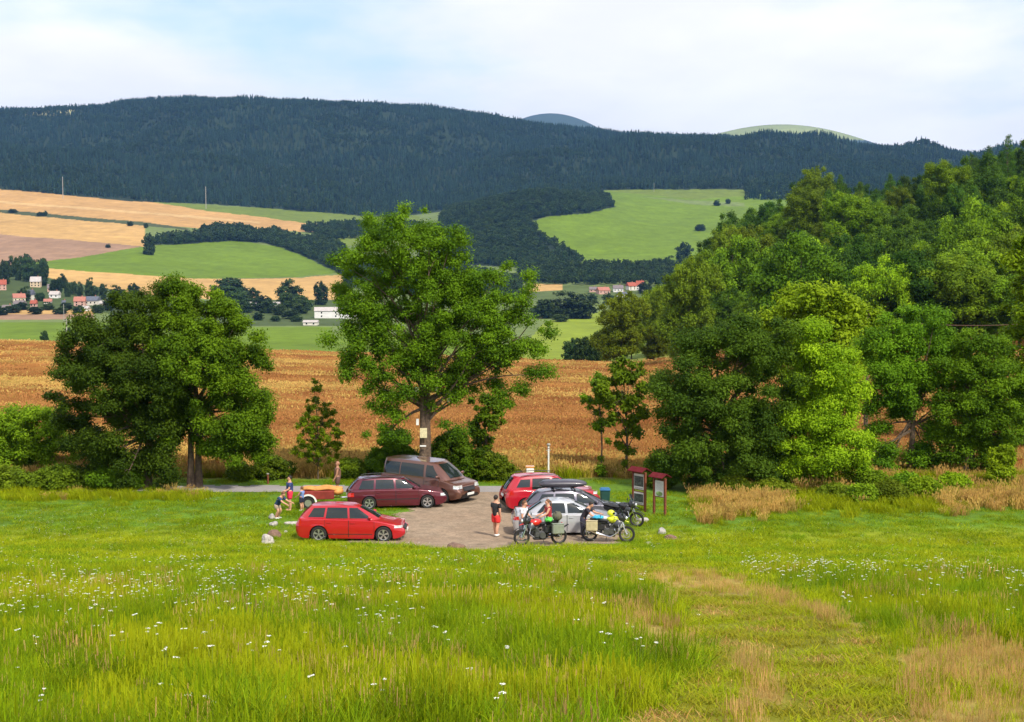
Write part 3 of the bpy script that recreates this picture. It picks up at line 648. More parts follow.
for i, (bx, bY, lb, lobes, mt, lab) in enumerate([
  (0, 0, (8, 474), [(8,430,28,24),(35,425,26,20),(50,450,26,20),(20,455,30,18)], M_leaf, 'large rounded green bush at the wheat edge near the picture edge'),
  (0, 0, (60, 489), [(60,476,24,10),(35,480,20,9),(85,478,16,9)], M_leafo, 'low olive bush in the verge in front of the large rounded bush'),
  (0, 0, (8, 490), [(5,480,20,12),(-15,476,20,14)], M_leafo, 'low bush in the verge at the picture edge below the large rounded bush'),
  (0, 0, (110, 490), [(110,478,18,12),(128,482,14,9)], M_leaf, 'low green bush under the dense dark tree'),
  (0, 0, (395, 477), [(393,448,14,22),(382,463,14,14),(406,462,12,16)], M_leaf, 'green bush behind the brown van, left of the big trunk'),
  (0, 0, (455, 480), [(452,452,18,22),(436,464,14,16),(472,462,18,18),(490,470,12,12)], M_leaf, 'wide dark bush behind the brown van, right of the big trunk'),
  (0, 0, (490, 481), [(490,466,16,13),(505,472,10,9)], M_leafo, 'yellowish bush right of the brown van beyond the road'),
  (0, 0, (272, 478), [(272,467,16,9),(285,470,10,6)], M_leafo, 'low bush at the wheat edge right of the twin-trunk tree'),
  (0, 0, (352, 478), [(352,468,12,9)], M_leafo, 'small bush at the wheat edge right of the slender young tree'),
  (0, 0, (240, 480), [(240,472,9,7)], M_leafo, 'small low bush close to the twin-trunk tree at the wheat edge'),
  (0, 0, (657, 488), [(655,470,9,14),(665,478,8,10)], M_leafo, 'narrow bush behind the info boards'),
  (0, 0, (905, 492), [(905,484,16,9),(925,486,12,7)], M_leaf, 'low bush in the dry grass under the green tree with the dark trunk'),
  (0, 0, (1003, 489), [(1003,462,11,16),(1000,478,12,12)], M_leafy, 'bright yellow-green upright bush in the dry grass'),
  (0, 0, (770, 497), [(770,489,12,7),(785,491,9,5)], M_leafo, 'small bush at the foot of the bright leafy tree'),
  (0, 0, (955, 492), [(955,483,13,8)], M_leafy, 'pale shrub with small flowers beneath the feathery tree'),
  (0, 0, (870, 490), [(868,480,14,10)], M_leaf, 'dark green bush between the bright leafy tree and the dark trunk'),
  (0, 0, (835, 502), [(835,495,16,8),(848,497,10,6)], M_leafo, 'low bush at the meadow edge below the bright leafy tree'),
  (0, 0, (862, 503), [(862,494,14,9)], M_leaf, 'rounded green bush at the meadow edge, second from the bright leafy tree'),
  (0, 0, (890, 502), [(888,493,16,10),(900,495,10,7)], M_leafo, 'olive bush at the meadow edge under the dark trunk'),
  (0, 0, (925, 501), [(925,491,17,10)], M_leafy, 'yellowish bush at the meadow edge before the feathery tree'),
  (0, 0, (735, 495), [(735,486,14,9)], M_leafo, 'low bush at the foot of the broad dark tree')]):
    tree_px('bush', lab, 'bush', lb, lobes, mt, n=int(60 * max(1, len(lobes) * .8)) if i else 170, per=230, size=.14, cr=(.2, .42) if i else (.35,.7), r0=.04, nb=12, seed=40 + i, fork=.05, top=.6, depth=.9, inner=.35)

# hillside wood to the right: every tree its own thing, sharing five crown shapes
def make_tree(seed, mat, lobes, n, per, size, cr, H, r0=.22):
    r = np.random.RandomState(seed); cl = lobes_to_clumps(r, lobes, n, cr, .25); V, Q, T = leaves(r, cl, per, size, aspect=.7)
    root = empty('hillside_tree'); woody(r, M_bark, 'trunk', root, H, r0, cl, nb=12, nseg=4)
    npmesh('crown', V, Q, mat, root, {'tone': ('FLOAT', 'POINT', T)}); return root
def rl(seed, W, H):
    r = np.random.RandomState(seed); L = [(0, 0, H * .55, W * .42, W * .42, H * .4)]
    for i in range(7):
        a = i * 2.4 + r.rand(); d = W * .26 * r.uniform(.6, 1.2); L.append((d * math.cos(a), d * math.sin(a), H * r.uniform(.3, .78), W * .3, W * .3, H * .2))
    return L
PROT = [make_tree(60 + i, m, rl(60 + i, 9 + i % 3, 13), 140, 330, .27, (.7, 1.35), 13) for i, m in enumerate((M_leaf, M_leafd, M_leafy, M_leafo, M_leaf, M_leafd))]
rng = np.random.RandomState(77); HT = []
def left_edge(Y): return 622 + (Y - 300) * .28
for Y in (212, 238, 268, 300, 335, 374, 418, 468, 525, 560):
    q = left_edge(Y) if Y >= 300 else {212: 800, 238: 770, 268: 690}[Y]
    while q < 1110:
        sc = rng.uniform(.78, 1.5); px = q; Yt = Y + rng.uniform(-12, 12)
        if px < 680: sc *= .8
        k = rng.choice([0, 1, 2, 3, 4, 5], p=[.2, .17, .17, .16, .16, .14])
        if Y > 400: k = rng.choice([0, 1, 2, 3, 4, 5], p=[.15, .33, .04, .12, .1, .26])
        if Y > 500 and 770 < px < 920: k = rng.choice([1, 5])
        if px < 700: k = rng.choice([3, 0, 4, 3])
        HT.append((px, Yt, sc, k)); q += sc * rng.uniform(7.5, 10.5) / Yt * F * .62
HT = [h for h in HT]
places = 'behind the roadside row'
for i, (px, Yt, sc, k) in enumerate(HT):
    o = PROT[k] if not any(h[3] == k for h in HT[:i]) else copy_tree(PROT[k])
    B = at(px, Yt); o.location = B - Vector((0, 0, .3)); o.rotation_euler = (0, 0, rng.uniform(0, 6.28)); s2 = sc * rng.uniform(.85, 1.38); o.scale = (sc, sc, s2)
    tone = ['mid green', 'dark green', 'light green', 'olive', 'mid green', 'dark green'][k]
    tag(o, tone + ' broadleaf tree in the crowded wood climbing the hillside', 'tree', 'hillside trees, ' + tone)
# spruces standing above the wood
def spruce_tree(px, Y, H, label, seed, W=.23, group=None):
    r = np.random.RandomState(seed); cl = []; z = H * .12
    while z < H * .97:
        rr = W * H * (1 - z / H) ** .8 + .12; nn = max(3, int(5 + 6 * (1 - z / H)))
        for i in range(nn):
            a = 6.283 * i / nn + r.uniform(-.3, .3); q = rr * r.uniform(.6, 1.1)
            for f_ in (.5, 1.0): cl.append((q * f_ * math.cos(a), q * f_ * math.sin(a), z - q * .18 * f_ + r.uniform(-.6, .6), .5 + .6 * rr * .4))
        z += H * .055
    V, Q, T = leaves(r, cl, 110, .32, flat=.8, aspect=.4, droop=.35); B = at(px, Y); root = empty('spruce_tree', B); tag(root, label, 'tree', group)
    woody(r, M_bark, 'trunk', root, H, .25, np.array(cl)[::9], fork=.1, nb=16, top=.98); npmesh('crown', V, Q, M_leafd, root, {'tone': ('FLOAT', 'POINT', T)})
spruce_tree(1004, 430, 25, 'tall spruce rising above the hillside wood near the picture edge', 71)
spruce_tree(1026, 440, 20, 'spruce beside the tallest one, cut by the picture edge', 72)
spruce_tree(806, 470, 19, 'dark pointed conifer at the crest of the hillside wood', 73, .25)
for i_, (a_, b_, c_) in enumerate([(778, 470, 18), (838, 520, 21), (858, 500, 18), (888, 530, 20), (935, 540, 19), (968, 520, 20), (985, 470, 22)]): spruce_tree(a_, b_, c_, 'dark conifer among the crest trees of the hillside wood', 80 + i_, .28, 'crest conifers')
# lone trees in the valley, all of a kind
def far_tree(px, py, w, h, kind, label, group=None, Y=None, mat=None, seed=1):
    B = at(px, Y) if Y else gp(px, py); s = B.y / F
    o = bpy.data.objects.get('far_proto_%d' % kind)
    key = kind
    if key not in FARP:
        r = np.random.RandomState(90 + kind); W_, H_ = 5, 10
        root = empty('valley_tree')
        L = [(r.uniform(-1.8, 1.8), r.uniform(-1, 1), r.uniform(2.2, 7.2), 2.6, 2.6, 2.4) for _ in range(6)] + [(0, 0, 4.4, 4.2, 4.2, 4.6), (0, 0, 2.2, 3.8, 3.8, 2.2)]
        cl = lobes_to_clumps(r, L, 95, (.9, 1.5), .2); V, Q, T = leaves(r, cl, 80, .55, aspect=.8)
        woody(r, M_bark, 'trunk', root, 8, .3, cl, nb=6, nseg=4); npmesh('crown', V, Q, M_farw, root, {'tone': ('FLOAT', 'POINT', T)})
        FARP[key] = root; o = root
    else: o = copy_tree(FARP[key])
    o.location = B; o.scale = (w * s / 9.5, w * s / 9.5, h * s / 9.6); o.rotation_euler = (0, 0, px * .37)
    tag(o, label, 'tree', group); return o
FARP = {}
far_tree(291, 306, 32, 26, 0, 'large round dark tree, bigger of two standing before the straw strip beyond the village')
far_tree(321, 305, 17, 24, 1, 'tall narrow dark tree right of the large round one before the straw strip')
far_tree(231, 303, 42, 26, 2, 'wide dark tree showing above the twin-trunk tree before the straw strip')
far_tree(150, 246, 15, 22, 1, 'lone round tree at the tip of the field wood', Y=1950)
far_tree(344, 300, 16, 16, 0, 'round tree beside the white farm roofs')
far_tree(571, 355, 22, 26, 1, 'dark shrubby tree standing in the valley meadow left of the hillside wood', Y=420)
far_tree(583, 352, 22, 28, 2, 'greyish shrubby tree against the foot of the hillside wood', Y=400)
far_tree(597, 350, 20, 30, 0, 'pale green shrubby tree touching the foot of the hillside wood', Y=385)
far_tree(575, 312, 50, 26, 0, 'broad grey-green tree group head before the red roofed houses', Y=1180)
far_tree(545, 308, 30, 20, 2, 'low round grey-green tree left of the red roofed houses', Y=1180)
far_tree(608, 298, 14, 12, 1, 'small round tree between the red roofed houses', Y=1400)
for i, (x_, y_, w_, h_) in enumerate([(668,270,14,14),(684,262,20,20),(700,231,12,7),(717,206,8,6),(728,204,6,5),(655,268,10,10),(45,216,6,5),(40,216,8,4),(13,213,10,4),(108,248,6,4),(130,226,8,5),(146,228,6,5)]):
    far_tree(x_, y_, w_, h_, i % 3, 'far-off round field tree standing alone in the valley fields', 'lone trees on the far fields')
for i, (x_, y_, w_, h_) in enumerate([(112,333,40,18),(132,336,26,24),(140,318,20,14),(90,336,18,10),(70,337,22,8),(44,339,10,5)]):
    far_tree(x_, 0, w_, h_ + 13, i % 3, 'dark bush in the thicket beyond the wheat field', 'thicket beyond the wheat', Y=560 + i * 12)
# village trees
rng = np.random.RandomState(5)
VT = [(10,292,18,20),(26,288,16,20),(44,291,14,20),(62,301,12,14),(22,318,16,8),(66,318,14,8),(90,303,10,14),(0,322,18,9),(98,320,14,9),(118,309,16,14),(134,306,14,14),(40,312,12,9),(235,312,26,20),(252,306,20,14),(288,312,24,16),(304,314,20,14),(268,318,22,14),(290,324,22,9),(592,300,12,8),(645,292,16,12),(612,300,10,6),(-8,310,14,26),(5,300,14,24),(18,296,12,24),(32,297,20,24),(42,300,16,24),(56,306,14,16),(24,312,14,14),(68,308,8,16),(74,306,8,14),(80,307,8,14),(92,311,16,16),(103,309,10,16),(48,318,14,8),(12,320,20,8),(35,321,18,8),(60,321,16,8),(78,320,14,8),(110,318,16,14),(125,316,18,14),(-20,316,20,14),(-30,300,20,26),
      (245,318,20,14),(262,316,22,16),(280,320,18,12),(300,318,20,14),(258,326,14,8),(275,327,12,6),(296,327,14,7),(540,322,30,12),(560,326,20,8)]
for i, (x_, y_, w_, h_) in enumerate(VT):
    far_tree(x_, y_, w_, h_, i % 3, 'dark green tree among the houses of the far village', 'village trees', Y=1180 + (322 - y_) * 13)
# ================================================================ grass, flowers, wheat (stuff)
def keep_off(x, Y):
    return ~(inpoly(x, Y, LOT) | ((Y > RY0 - .2) & (Y < RY1 + .3) & (x < 9.5)))
GR = [clump('green_a', M_grass, 1, n=64, w=.007), clump('green_b', M_grass, 2, n=60, w=.007, h=(.3, .62), head=.1), clump('green_c', M_grassy, 3, n=60, w=.007, head=.15, h=(.2, .5)), clump('green_d', M_grassy, 4, n=60, w=.007, h=(.18, .4), lean=.6)]
SH = [clump('short_a', M_grassy, 5, n=50, h=(.08, .2), lean=.7), clump('short_b', M_grass, 6, n=50, h=(.08, .22), lean=.7), clump('short_c', M_grassy, 7, n=50, h=(.1, .28))]
PA = [clump('path_a', M_pathg, 8, n=60, h=(.03, .10), lean=1.2, rad=.25), clump('path_b', M_grassy, 9, n=60, h=(.03, .10), lean=1.2, rad=.25), clump('path_c', M_dry, 10, n=35, h=(.03, .09), lean=1.2, rad=.25)]
DR = [clump('dry_a', M_dry, 11, n=36, h=(.25, .55), w=.005, head=.5), clump('dry_b', M_dry, 12, n=36, h=(.2, .48), w=.005, head=.5), clump('dry_c', M_grassy, 13, n=40, h=(.15, .42))]
def meadow():
    r = np.random.RandomState(31); PX = []
    for (y0, y1, dens) in ((8, 16, 34), (16, 26, 22), (26, 42, 11), (42, 58, 6), (58, 75, 5)):
        A = (y1 - y0) * (y0 + y1) / 2 * (1500 / F); N = int(A * dens); Y = np.sqrt(r.uniform(y0 ** 2, y1 ** 2, N)); q = r.uniform(-240, 1260, N)
        PX.append((Y, (q - 512) / F * Y))
        N2 = N // 2; Y = np.sqrt(r.uniform(y0 ** 2, y1 ** 2, N2)); u = r.uniform(0, 1, N2); wd = 1100 if y1 <= 26 else 550; q = np.where(r.rand(N2) < .5, -240 - wd * u, 1260 + wd * u); PX.append((Y, (q - 512) / F * Y))
    Y = np.concatenate([p[0] for p in PX]); x = np.concatenate([p[1] for p in PX]); m = keep_off(x, Y); x, Y = x[m], Y[m]; z = zt(x, Y); k = zones(x, Y, z)
    P = np.stack([x, Y, z], 1); N = len(x); far = np.clip((Y - 24) / 34, 0, 1)
    def put(name, protos, m, s, idx):
        n = int(m.sum()); sc = s[m] * r.uniform(.8, 1.2, n)
        return scatter(name, protos, P[m], r.uniform(0, 6.28, n), np.stack([sc * (1 + .9 * far[m]), sc * (1 + .9 * far[m]), sc], 1), idx[m])
    tall = .72 * np.clip(1 + .35 * wav(x, Y, 4, 9) + .25 * wav(x, Y, 1.3, 3), .45, 1.5) * (1 - .45 * far)
    yel = wav(x, Y, 6, 4); idx = np.where(yel > .15, 2, np.where(r.rand(N) < .4, 1, np.where(r.rand(N) < .5, 0, 3)))
    g = put('meadow_grass', GR, k == 0, tall, idx); tag(g, 'tall lush green meadow grass on the slope', 'grass')
    sidx = np.where(wav(x, Y, 8, 7) + .5 * r.randn(N) > -.1, np.where(r.rand(N) < .5, 0, 2), 1); sidx = np.where(Y > 59, np.where(r.rand(N) < .7, 1, 0), sidx)
    g = put('short_grass', SH, k == 1, np.clip(.9 + .25 * wav(x, Y, 5, 3), .5, 1.3), sidx); tag(g, 'short yellow-green grass of the lower meadow', 'grass')
    idx = np.where(wav(x, Y, 1.6, 2) > .45, 2, np.where(wav(x, Y, 2.2, 7) + .4 * r.randn(N) > 0, 0, 1)); g = put('trodden_grass', PA, k == 2, np.ones(N), idx); tag(g, 'trodden low grass of the track through the meadow', 'grass')
    idx = np.where(r.rand(N) < .5, 2, r.randint(0, 2, N)); g = put('dry_grass', DR, k == 3, tall * .66, idx); tag(g, 'reddish dry seeding grass beside the track', 'grass')
    # stray dry stalks and green tufts crossing the borders
    m = (k == 0) & (r.rand(N) < .05 + .06 * wav(x, Y, 5, 12)); g = put('dry_stalks', DR[:2], m, tall, r.randint(0, 2, N)); tag(g, 'scattered dry stalks in the green meadow', 'grass')
meadow()
def flowers():
    r = np.random.RandomState(51); N = 60000; Y = np.sqrt(r.uniform(10 ** 2, 68 ** 2, N)); q = r.uniform(-200, 1220, N); x = (q - 512) / F * Y; z = zt(x, Y); px, py = proj(x, Y, z)
    k = zones(x, Y, z); cl = np.clip(wav(x, Y, 6, 3) * .8 + wav(x, Y, 2.2, 9) * .5, 0, 2); p = .04 + .20 * cl ** 2
    band = np.exp(-((py - 608) / 22) ** 2) * (px < 420) * 1.2 + np.exp(-((py - 582) / 12) ** 2) * (px > 740) * .9 + np.exp(-((py - 528) / 14) ** 2) * (px < 260) * 1.6
    p = p * (.5 + 2.2 * band) * np.where(Y > 40, .55, 1); m = keep_off(x, Y) & (r.rand(N) < p) & ((k == 0) | (k == 1))
    x, Y, z = x[m], Y[m], z[m]; n = len(x); sc = r.uniform(.35, .75, n) * np.where(Y > 40, .55, 1)
    U = [umbel('umbel_a', 1, (M_white, M_stem), 3), umbel('umbel_b', 2, (M_white, M_stem), 2, .04, .55), umbel('umbel_c', 3, (M_white, M_stem), 1, .06, .62), umbel('umbel_y', 4, (M_yel, M_stem), 3, .018, .45)]
    g = scatter('wild_flowers', U, np.stack([x, Y, z], 1), r.uniform(0, 6.28, n), np.stack([sc * np.where(Y > 40, 1.15, .85)] * 2 + [sc * .4 + .38], 1), np.where(r.rand(n) < .12, 3, r.randint(0, 3, n)))
    tag(g, 'white umbels and small yellow flowers in the meadow', 'flowers')
flowers()
TG = [clump('gold_a', M_gold, 21, n=60, h=(.6, 1.15), rad=.35, w=.022, head=.6), clump('gold_b', M_gold, 22, n=60, h=(.5, 1.0), rad=.35, w=.022, head=.5), clump('tallgreen', M_grassy, 23, n=60, h=(.4, .95), rad=.35, w=.022)]
def verge():
    r = np.random.RandomState(61); PX = []
    # outline of the overgrown verges, on the ground
    Z = [([(690,500),(720,494),(1300,490),(1300,512),(1024,508),(760,515),(705,522)], 60, 73, .62), ([(-260,490),(212,491),(208,497),(190,501),(-260,502)], 66, 71.5, .35)]
    n0 = 26000; Y = r.uniform(62, 82, n0); q = r.uniform(-240, 1260, n0); x = (q - 512) / F * Y; z = zt(x, Y); px, py = proj(x, Y, z)
    m1 = inpoly(px, py + 4 * wav(x, Y, 5, 2) + 2.5 * r.randn(n0), Z[0][0]); m2 = inpoly(px, py + 1.5 * wav(x, Y, 4, 2), Z[1][0]) & (Y < RY0 - .2)
    m3 = (Y > 75.5 + .5 * wav(x, Y, 3, 8)) & (Y < 79.5) & (px < 700); m4 = (Y > 70) & (Y < 80) & (px > 660)
    gq = 512 + F * x / Y; gold = np.where(m1, np.where((gq < 790) | (gq > 945), .62, 0), np.where(m2, .02, np.where(m3, .6, .35))) + .22 * wav(x, Y, 5, 4)
    m = (m1 | m2 | m3 | m4) & keep_off(x, Y) & (r.rand(n0) < .55); m &= ~((px > 600) & (px < 690) & (Y < 74)); n = int(m.sum())
    s = (np.where(m3, .78, np.where(m2, .55, .68)) * (1 + .3 * wav(x, Y, 3, 6)))[m] * r.uniform(.6, 1.1, n)
    idx = np.where(r.rand(n) < gold[m], r.randint(0, 2, n), 2)
    g = scatter('verge_grass', TG, np.stack([x, Y, z], 1)[m], r.uniform(0, 6.28, n), np.stack([s * 1.3, s * 1.3, s], 1), idx); tag(g, 'tall golden and green uncut grass along the verges', 'grass')
verge()
WH = [clump('wheat_a', M_wht, 31, n=90, h=(.6, .85), rad=.7, w=.035, lean=.3, head=.6), clump('wheat_b', leafmat('wheat_brown', (.23, .10, .028), (.40, .20, .06)), 32, n=90, h=(.55, .8), rad=.7, w=.035, lean=.4, head=.6), clump('wheat_c', M_gold, 33, n=90, h=(.6, .85), rad=.7, w=.035, lean=.5, head=.5), clump('wheat_z', M_grassy, 34, n=60, h=(.4, .9), rad=.6, w=.04)]
def wheat():
    r = np.random.RandomState(71); N = 42000; Y = 1 / r.uniform(1 / 300., 1 / 78., N); q = r.uniform(-240, 1260, N); x = (q - 512) / F * Y
    z = zt(x, Y); m = Y < 290; x, Y, z = x[m], Y[m], z[m]; n = len(x); k = wav(x * .35, Y * 1.6, 60, 2) + .5 * wav(x * .5, Y * 2, 21, 8)
    k2 = wav(x * .6, Y, 34, 11); idx = np.where(r.rand(n) < .03 + .10 * (Y < 90) + .02 * (k2 > .5), 3, np.where(k + .4 * r.randn(n) > .35, 2, np.where(k2 + .4 * r.randn(n) < -.1, 1, 0))); s = r.uniform(.8, 1.15, n)
    w_ = s * (1 + Y / 130)
    g = scatter('wheat_crop', WH, np.stack([x, Y, z], 1), r.uniform(0, 6.28, n), np.stack([w_, w_, s], 1), idx); tag(g, 'ripe reddish wheat standing in the field beyond the road', 'wheat')
wheat()
# ================================================================ vehicles
def paint(name, col, metal=.35): return principled(name, col, .28, metal=metal, coat=.8, noise=(30, .04))
M_glass = principled('car_glass', (.012, .018, .017), .05, metal=.0, coat=0, spec=.6, noise=(2, .1))
M_tyre = principled('tyre', (.018, .018, .018), .85)
M_alloy = principled('alloy', (.62, .62, .63), .3, metal=.8, noise=(20, .05))
M_black = principled('black_plastic', (.015, .015, .016), .6)
M_chrome = principled('chrome', (.7, .7, .7), .15, metal=1, noise=(4, .03))
M_lamp = principled('headlamp', (.75, .78, .8), .08, metal=.3, coat=1, noise=(9, .2))
M_red = principled('tail_lamp', (.45, .01, .01), .12, coat=1)
M_plate = principled('plate', (.75, .75, .72), .5, noise=(30, .05))
M_orange = principled('indicator', (.75, .25, .02), .2, coat=.5)
def sm(a, b, x): t = max(0, min(1, (x - a) / (b - a))); return t * t * (3 - 2 * t)
class Car:
    def __init__(s, name, label, cat, body, L=4.4, W=1.78, H=1.45, clr=.2, wb=2.6, fo=.88, wr=.32, top=None, gh=None, wins=None, rake=.30, wroof=.58, wbelt=.80,
                 spokes=5, rails=None, seams=None, nose=.16, tail=.10, roofmat=None, under=M_black, plate=True, trimlow=False, roofcurve=.05, backcurve=.06):
        s.L, s.W, s.H, s.clr, s.wr = L, W, H, clr, wr
        s.xf = L / 2 - fo; s.xr = s.xf - wb; s.top = top; s.gh = gh; s.nose, s.tail = nose, tail; s.wroof, s.wbelt = wroof, wbelt; s.ra = wr * 1.16
        s.root = empty(name); tag(s.root, label, cat); P = s.root
        # lower body
        N = 110; K = 9; rows = []
        for i in range(N):
            x = -L / 2 + L * (1 - math.cos(math.pi * i / (N - 1))) / 2 if i < 10 or i > N - 11 else -L / 2 + L * (1 - math.cos(math.pi * i / (N - 1))) / 2
            rows.append(s.section(x, K))
        m = MB(); m.grid(rows)
        for e in (0, N - 1):
            r_ = rows[e]; n0 = len(r_); c = sum((Vector(p) for p in r_), Vector()) / n0
            m.add([c] + list(r_), [((0, i + 1, i + 2) if e else (0, i + 2, i + 1)) for i in range(n0 - 1)])
        s.body = m.build('body', body, P, ang=50)
        # dark belly and wheel houses
        MB().box((0, 0, clr + .16), (L * .93, W * .74, .26), bev=.05).box((0, 0, clr + .4), (L * .86, W * .7, .3), bev=.05).build('underbody', under, P)
        # cabin
        zb, zr = s.beltz(0) - .04, H; T = 9; ringN = 72
        rows = [s.ring(t / (T - 1), ringN) for t in range(T)]
        cx = sum(p[0] for p in rows[-1]) / ringN
        for q in (.93, .8, .55, .28, .05):
            rows.append([((p[0] - cx) * q + cx, p[1] * q, p[2] + roofcurve * (1 - q * q)) for p in rows[T - 1]])
        MB().grid(rows, closed=True).build('roof', roofmat or body, P, ang=50)
        # windows
        for sd_ in (1, -1):
            for (xb0, xb1, xt0, xt1, t0, t1) in wins:
                g = []
                for j in range(6):
                    t = t0 + (t1 - t0) * j / 5; row = []
                    for i in range(8):
                        u = i / 7; a = xb0 + (xb1 - xb0) * u; b = xt0 + (xt1 - xt0) * u; x = a + (b - a) * j / 5
                        y, z = s.side(x, t); row.append((x, sd_ * (y + .008), z))
                    g.append(row)
                MB().grid(g).build('side_window', M_glass, P)
            if seams:
                for (a, b, nm) in seams:
                    g = []
                    for j in range(8):
                        row = []
                        for i in range(9):
                            x = a + (b - a) * i / 8; bt = s.bottom(x) + .06; tp = s.topz(x) - .03; z = bt + (tp - bt) * j / 7
                            row.append((x, sd_ * (s.hw(x, z) + .006), z))
                        g.append(row)
                    d = MB().grid(g).build(nm, body, P, ang=50)
                    zh = s.topz(a) - .13
                    MB().box((a + .16, sd_ * (s.hw(a + .16, zh) + .02), zh), (.18, .035, .035), bev=.01).build('handle', body, d)
                    e = MB()
                    for xe in (a, b):
                        q = []
                        for j in range(8):
                            bt = s.bottom(xe) + .06; tp = s.topz(xe) - .02; z = bt + (tp - bt) * j / 7; q.append((xe, sd_ * (s.hw(xe, z) + .003), z))
                        e.tube(q, .008, 4)
                    e.build('door_seam', M_black, d)
        for end, nm in ((1, 'windscreen'), (-1, 'rear_window')):
            g = []
            for j in range(7):
                t = .12 + .78 * j / 6; row = []
                for i in range(13):
                    f = -1 + 2 * i / 12; x, y, z = s.endpt(end, t, f * .88); row.append((x + end * .010, y, z + .006))
                g.append(row)
            w_ = MB().grid(g).build(nm, M_glass, P)
            if end == 1:
                MB().tube([(g[0][2][0] + .03, -.5, g[0][2][2] - .0), (g[1][6][0] + .02, -.05, g[1][6][2] + .01)], .008, 5).tube([(g[0][8][0] + .03, .15, g[0][8][2]), (g[1][11][0] + .02, .5, g[1][11][2] + .01)], .008, 5).build('wiper', M_black, w_)
        # wheels
        for x in (s.xf, s.xr):
            for sd_ in (1, -1): s.wheel(x, sd_, spokes)
        # mirrors
        xm = wins[-1][1] - .08
        for sd_ in (1, -1):
            y, z = s.side(xm, .18)
            MB().ell((xm + .02, sd_ * (y + .12), z + .03), (.08, .12, .075)).tube([(xm, sd_ * (y - .03), z - .04), (xm, sd_ * (y + .06), z)], .025, 6).build('mirror', body, P)
        if rails:
            for sd_ in (1, -1):
                q = []
                for i in range(9):
                    x = rails[0] + (rails[1] - rails[0]) * i / 8; q.append((x, sd_ * (W / 2 * wroof * 1.0 + .06), H + .015 + .05 * math.sin(math.pi * i / 8) ** .4))
                MB().tube(q, .018, 6).build('roof_rail', M_black, P)
        if plate:
            s.front('number_plate', M_plate, -.26, .26, clr + .20, clr + .32, 1, .03)
            s.front('number_plate', M_plate, -.26, .26, s.topz(-L / 2 + .1) - .36, s.topz(-L / 2 + .1) - .24, -1, .02)
    def topz(s, x): return float(np.interp(x, [p[0] for p in s.top], [p[1] for p in s.top]))
    def beltz(s, x): return s.topz(x)
    def bottom(s, x):
        b = s.clr + .10 * sm(.75, 1, abs(x) / (s.L / 2)) ** 2
        for xw in (s.xf, s.xr):
            d = abs(x - xw)
            if d < s.ra: b = max(b, s.wr + math.sqrt(s.ra ** 2 - d * d))
        return b
    def plan(s, x):
        t = abs(x) / (s.L / 2); k = s.nose if x > 0 else s.tail
        return 1 - k * max(0, (t - .55) / .45) ** 2.2 - .10 * max(0, (t - .93) / .07) ** 2
    def hw(s, x, z):
        zt_ = s.topz(x); u = (z - s.clr) / max(.05, zt_ - s.clr)
        return s.W / 2 * s.plan(x) * (1 - .07 * max(0, .35 - u) ** 1.2 - .055 * sm(.55, 1.0, u) - .006 * math.exp(-((u - .72) / .05) ** 2))
    def section(s, x, K):
        zb = s.bottom(x); zt_ = max(s.topz(x), zb + .04); L = []
        e = sm(.90, 1, abs(x) / (s.L / 2))
        for j in range(K + 1):
            z = zb + (zt_ - .035 - zb) * j / K; L.append((z, s.hw(x, z)))
        w = L[-1][1]; pts = [(x, y, z) for z, y in L]
        for f, dz in ((.985, .022), (.955, .032), (.8, .045), (.5, .055), (0, .06)): pts.append((x, w * f, zt_ - .035 + dz))
        if e > 0:
            pts = [(x - (1 if x > 0 else -1) * e * (.13 * sm(.45, 1, (p[2] - zb) / (zt_ + .03 - zb)) ** 1.5 + .05 * (1 - sm(0, .3, (p[2] - zb) / (zt_ - zb)))), p[1], p[2]) for p in pts]
        return pts + [(p[0], -p[1], p[2]) for p in pts[-2::-1]]
    def lim(s, t):
        (a, z0), (b, z1), (c, z2), (d, z3) = s.gh; tt = t ** 1.0
        bow = math.sin(math.pi * t)
        return a + (b - a) * tt - .035 * bow, d + (c - d) * tt + .05 * bow
    def side(s, x, t):
        a, d = s.lim(t); c = (a + d) / 2; h = (d - a) / 2; u = abs(x - c) / h
        w = s.W / 2 * (s.wbelt * (1 - t) + s.wroof * t + .035 * math.sin(math.pi * t)); y = w * (1 - .10 * u ** 3)
        r = max(0, (u - .84) / .16); y *= math.sqrt(max(0, 1 - r * r * .55))
        zb = s.beltz(0) - .04; z = zb + (s.H - zb) * t - .03 * (u ** 2) * t
        return y, z
    def endpt(s, end, t, f):
        a, d = s.lim(t); x = d if end > 0 else a; w, z = s.side(x - end * .0001, t)
        return x - end * .0 + end * .09 * (1 - f * f) * (.9 if end > 0 else .5), f * w, z
    def ring(s, t, n):
        a, d = s.lim(t); m = n // 4; P = []
        for i in range(m): P.append((lambda x: (x,) + s.side(x, t))(a + (d - a) * i / m))
        for i in range(m): P.append(s.endpt(1, t, 1 - 2 * i / m))
        for i in range(m):
            x = d - (d - a) * i / m; y, z = s.side(x, t); P.append((x, -y, z))
        for i in range(m): P.append(s.endpt(-1, t, -1 + 2 * i / m))
        return P
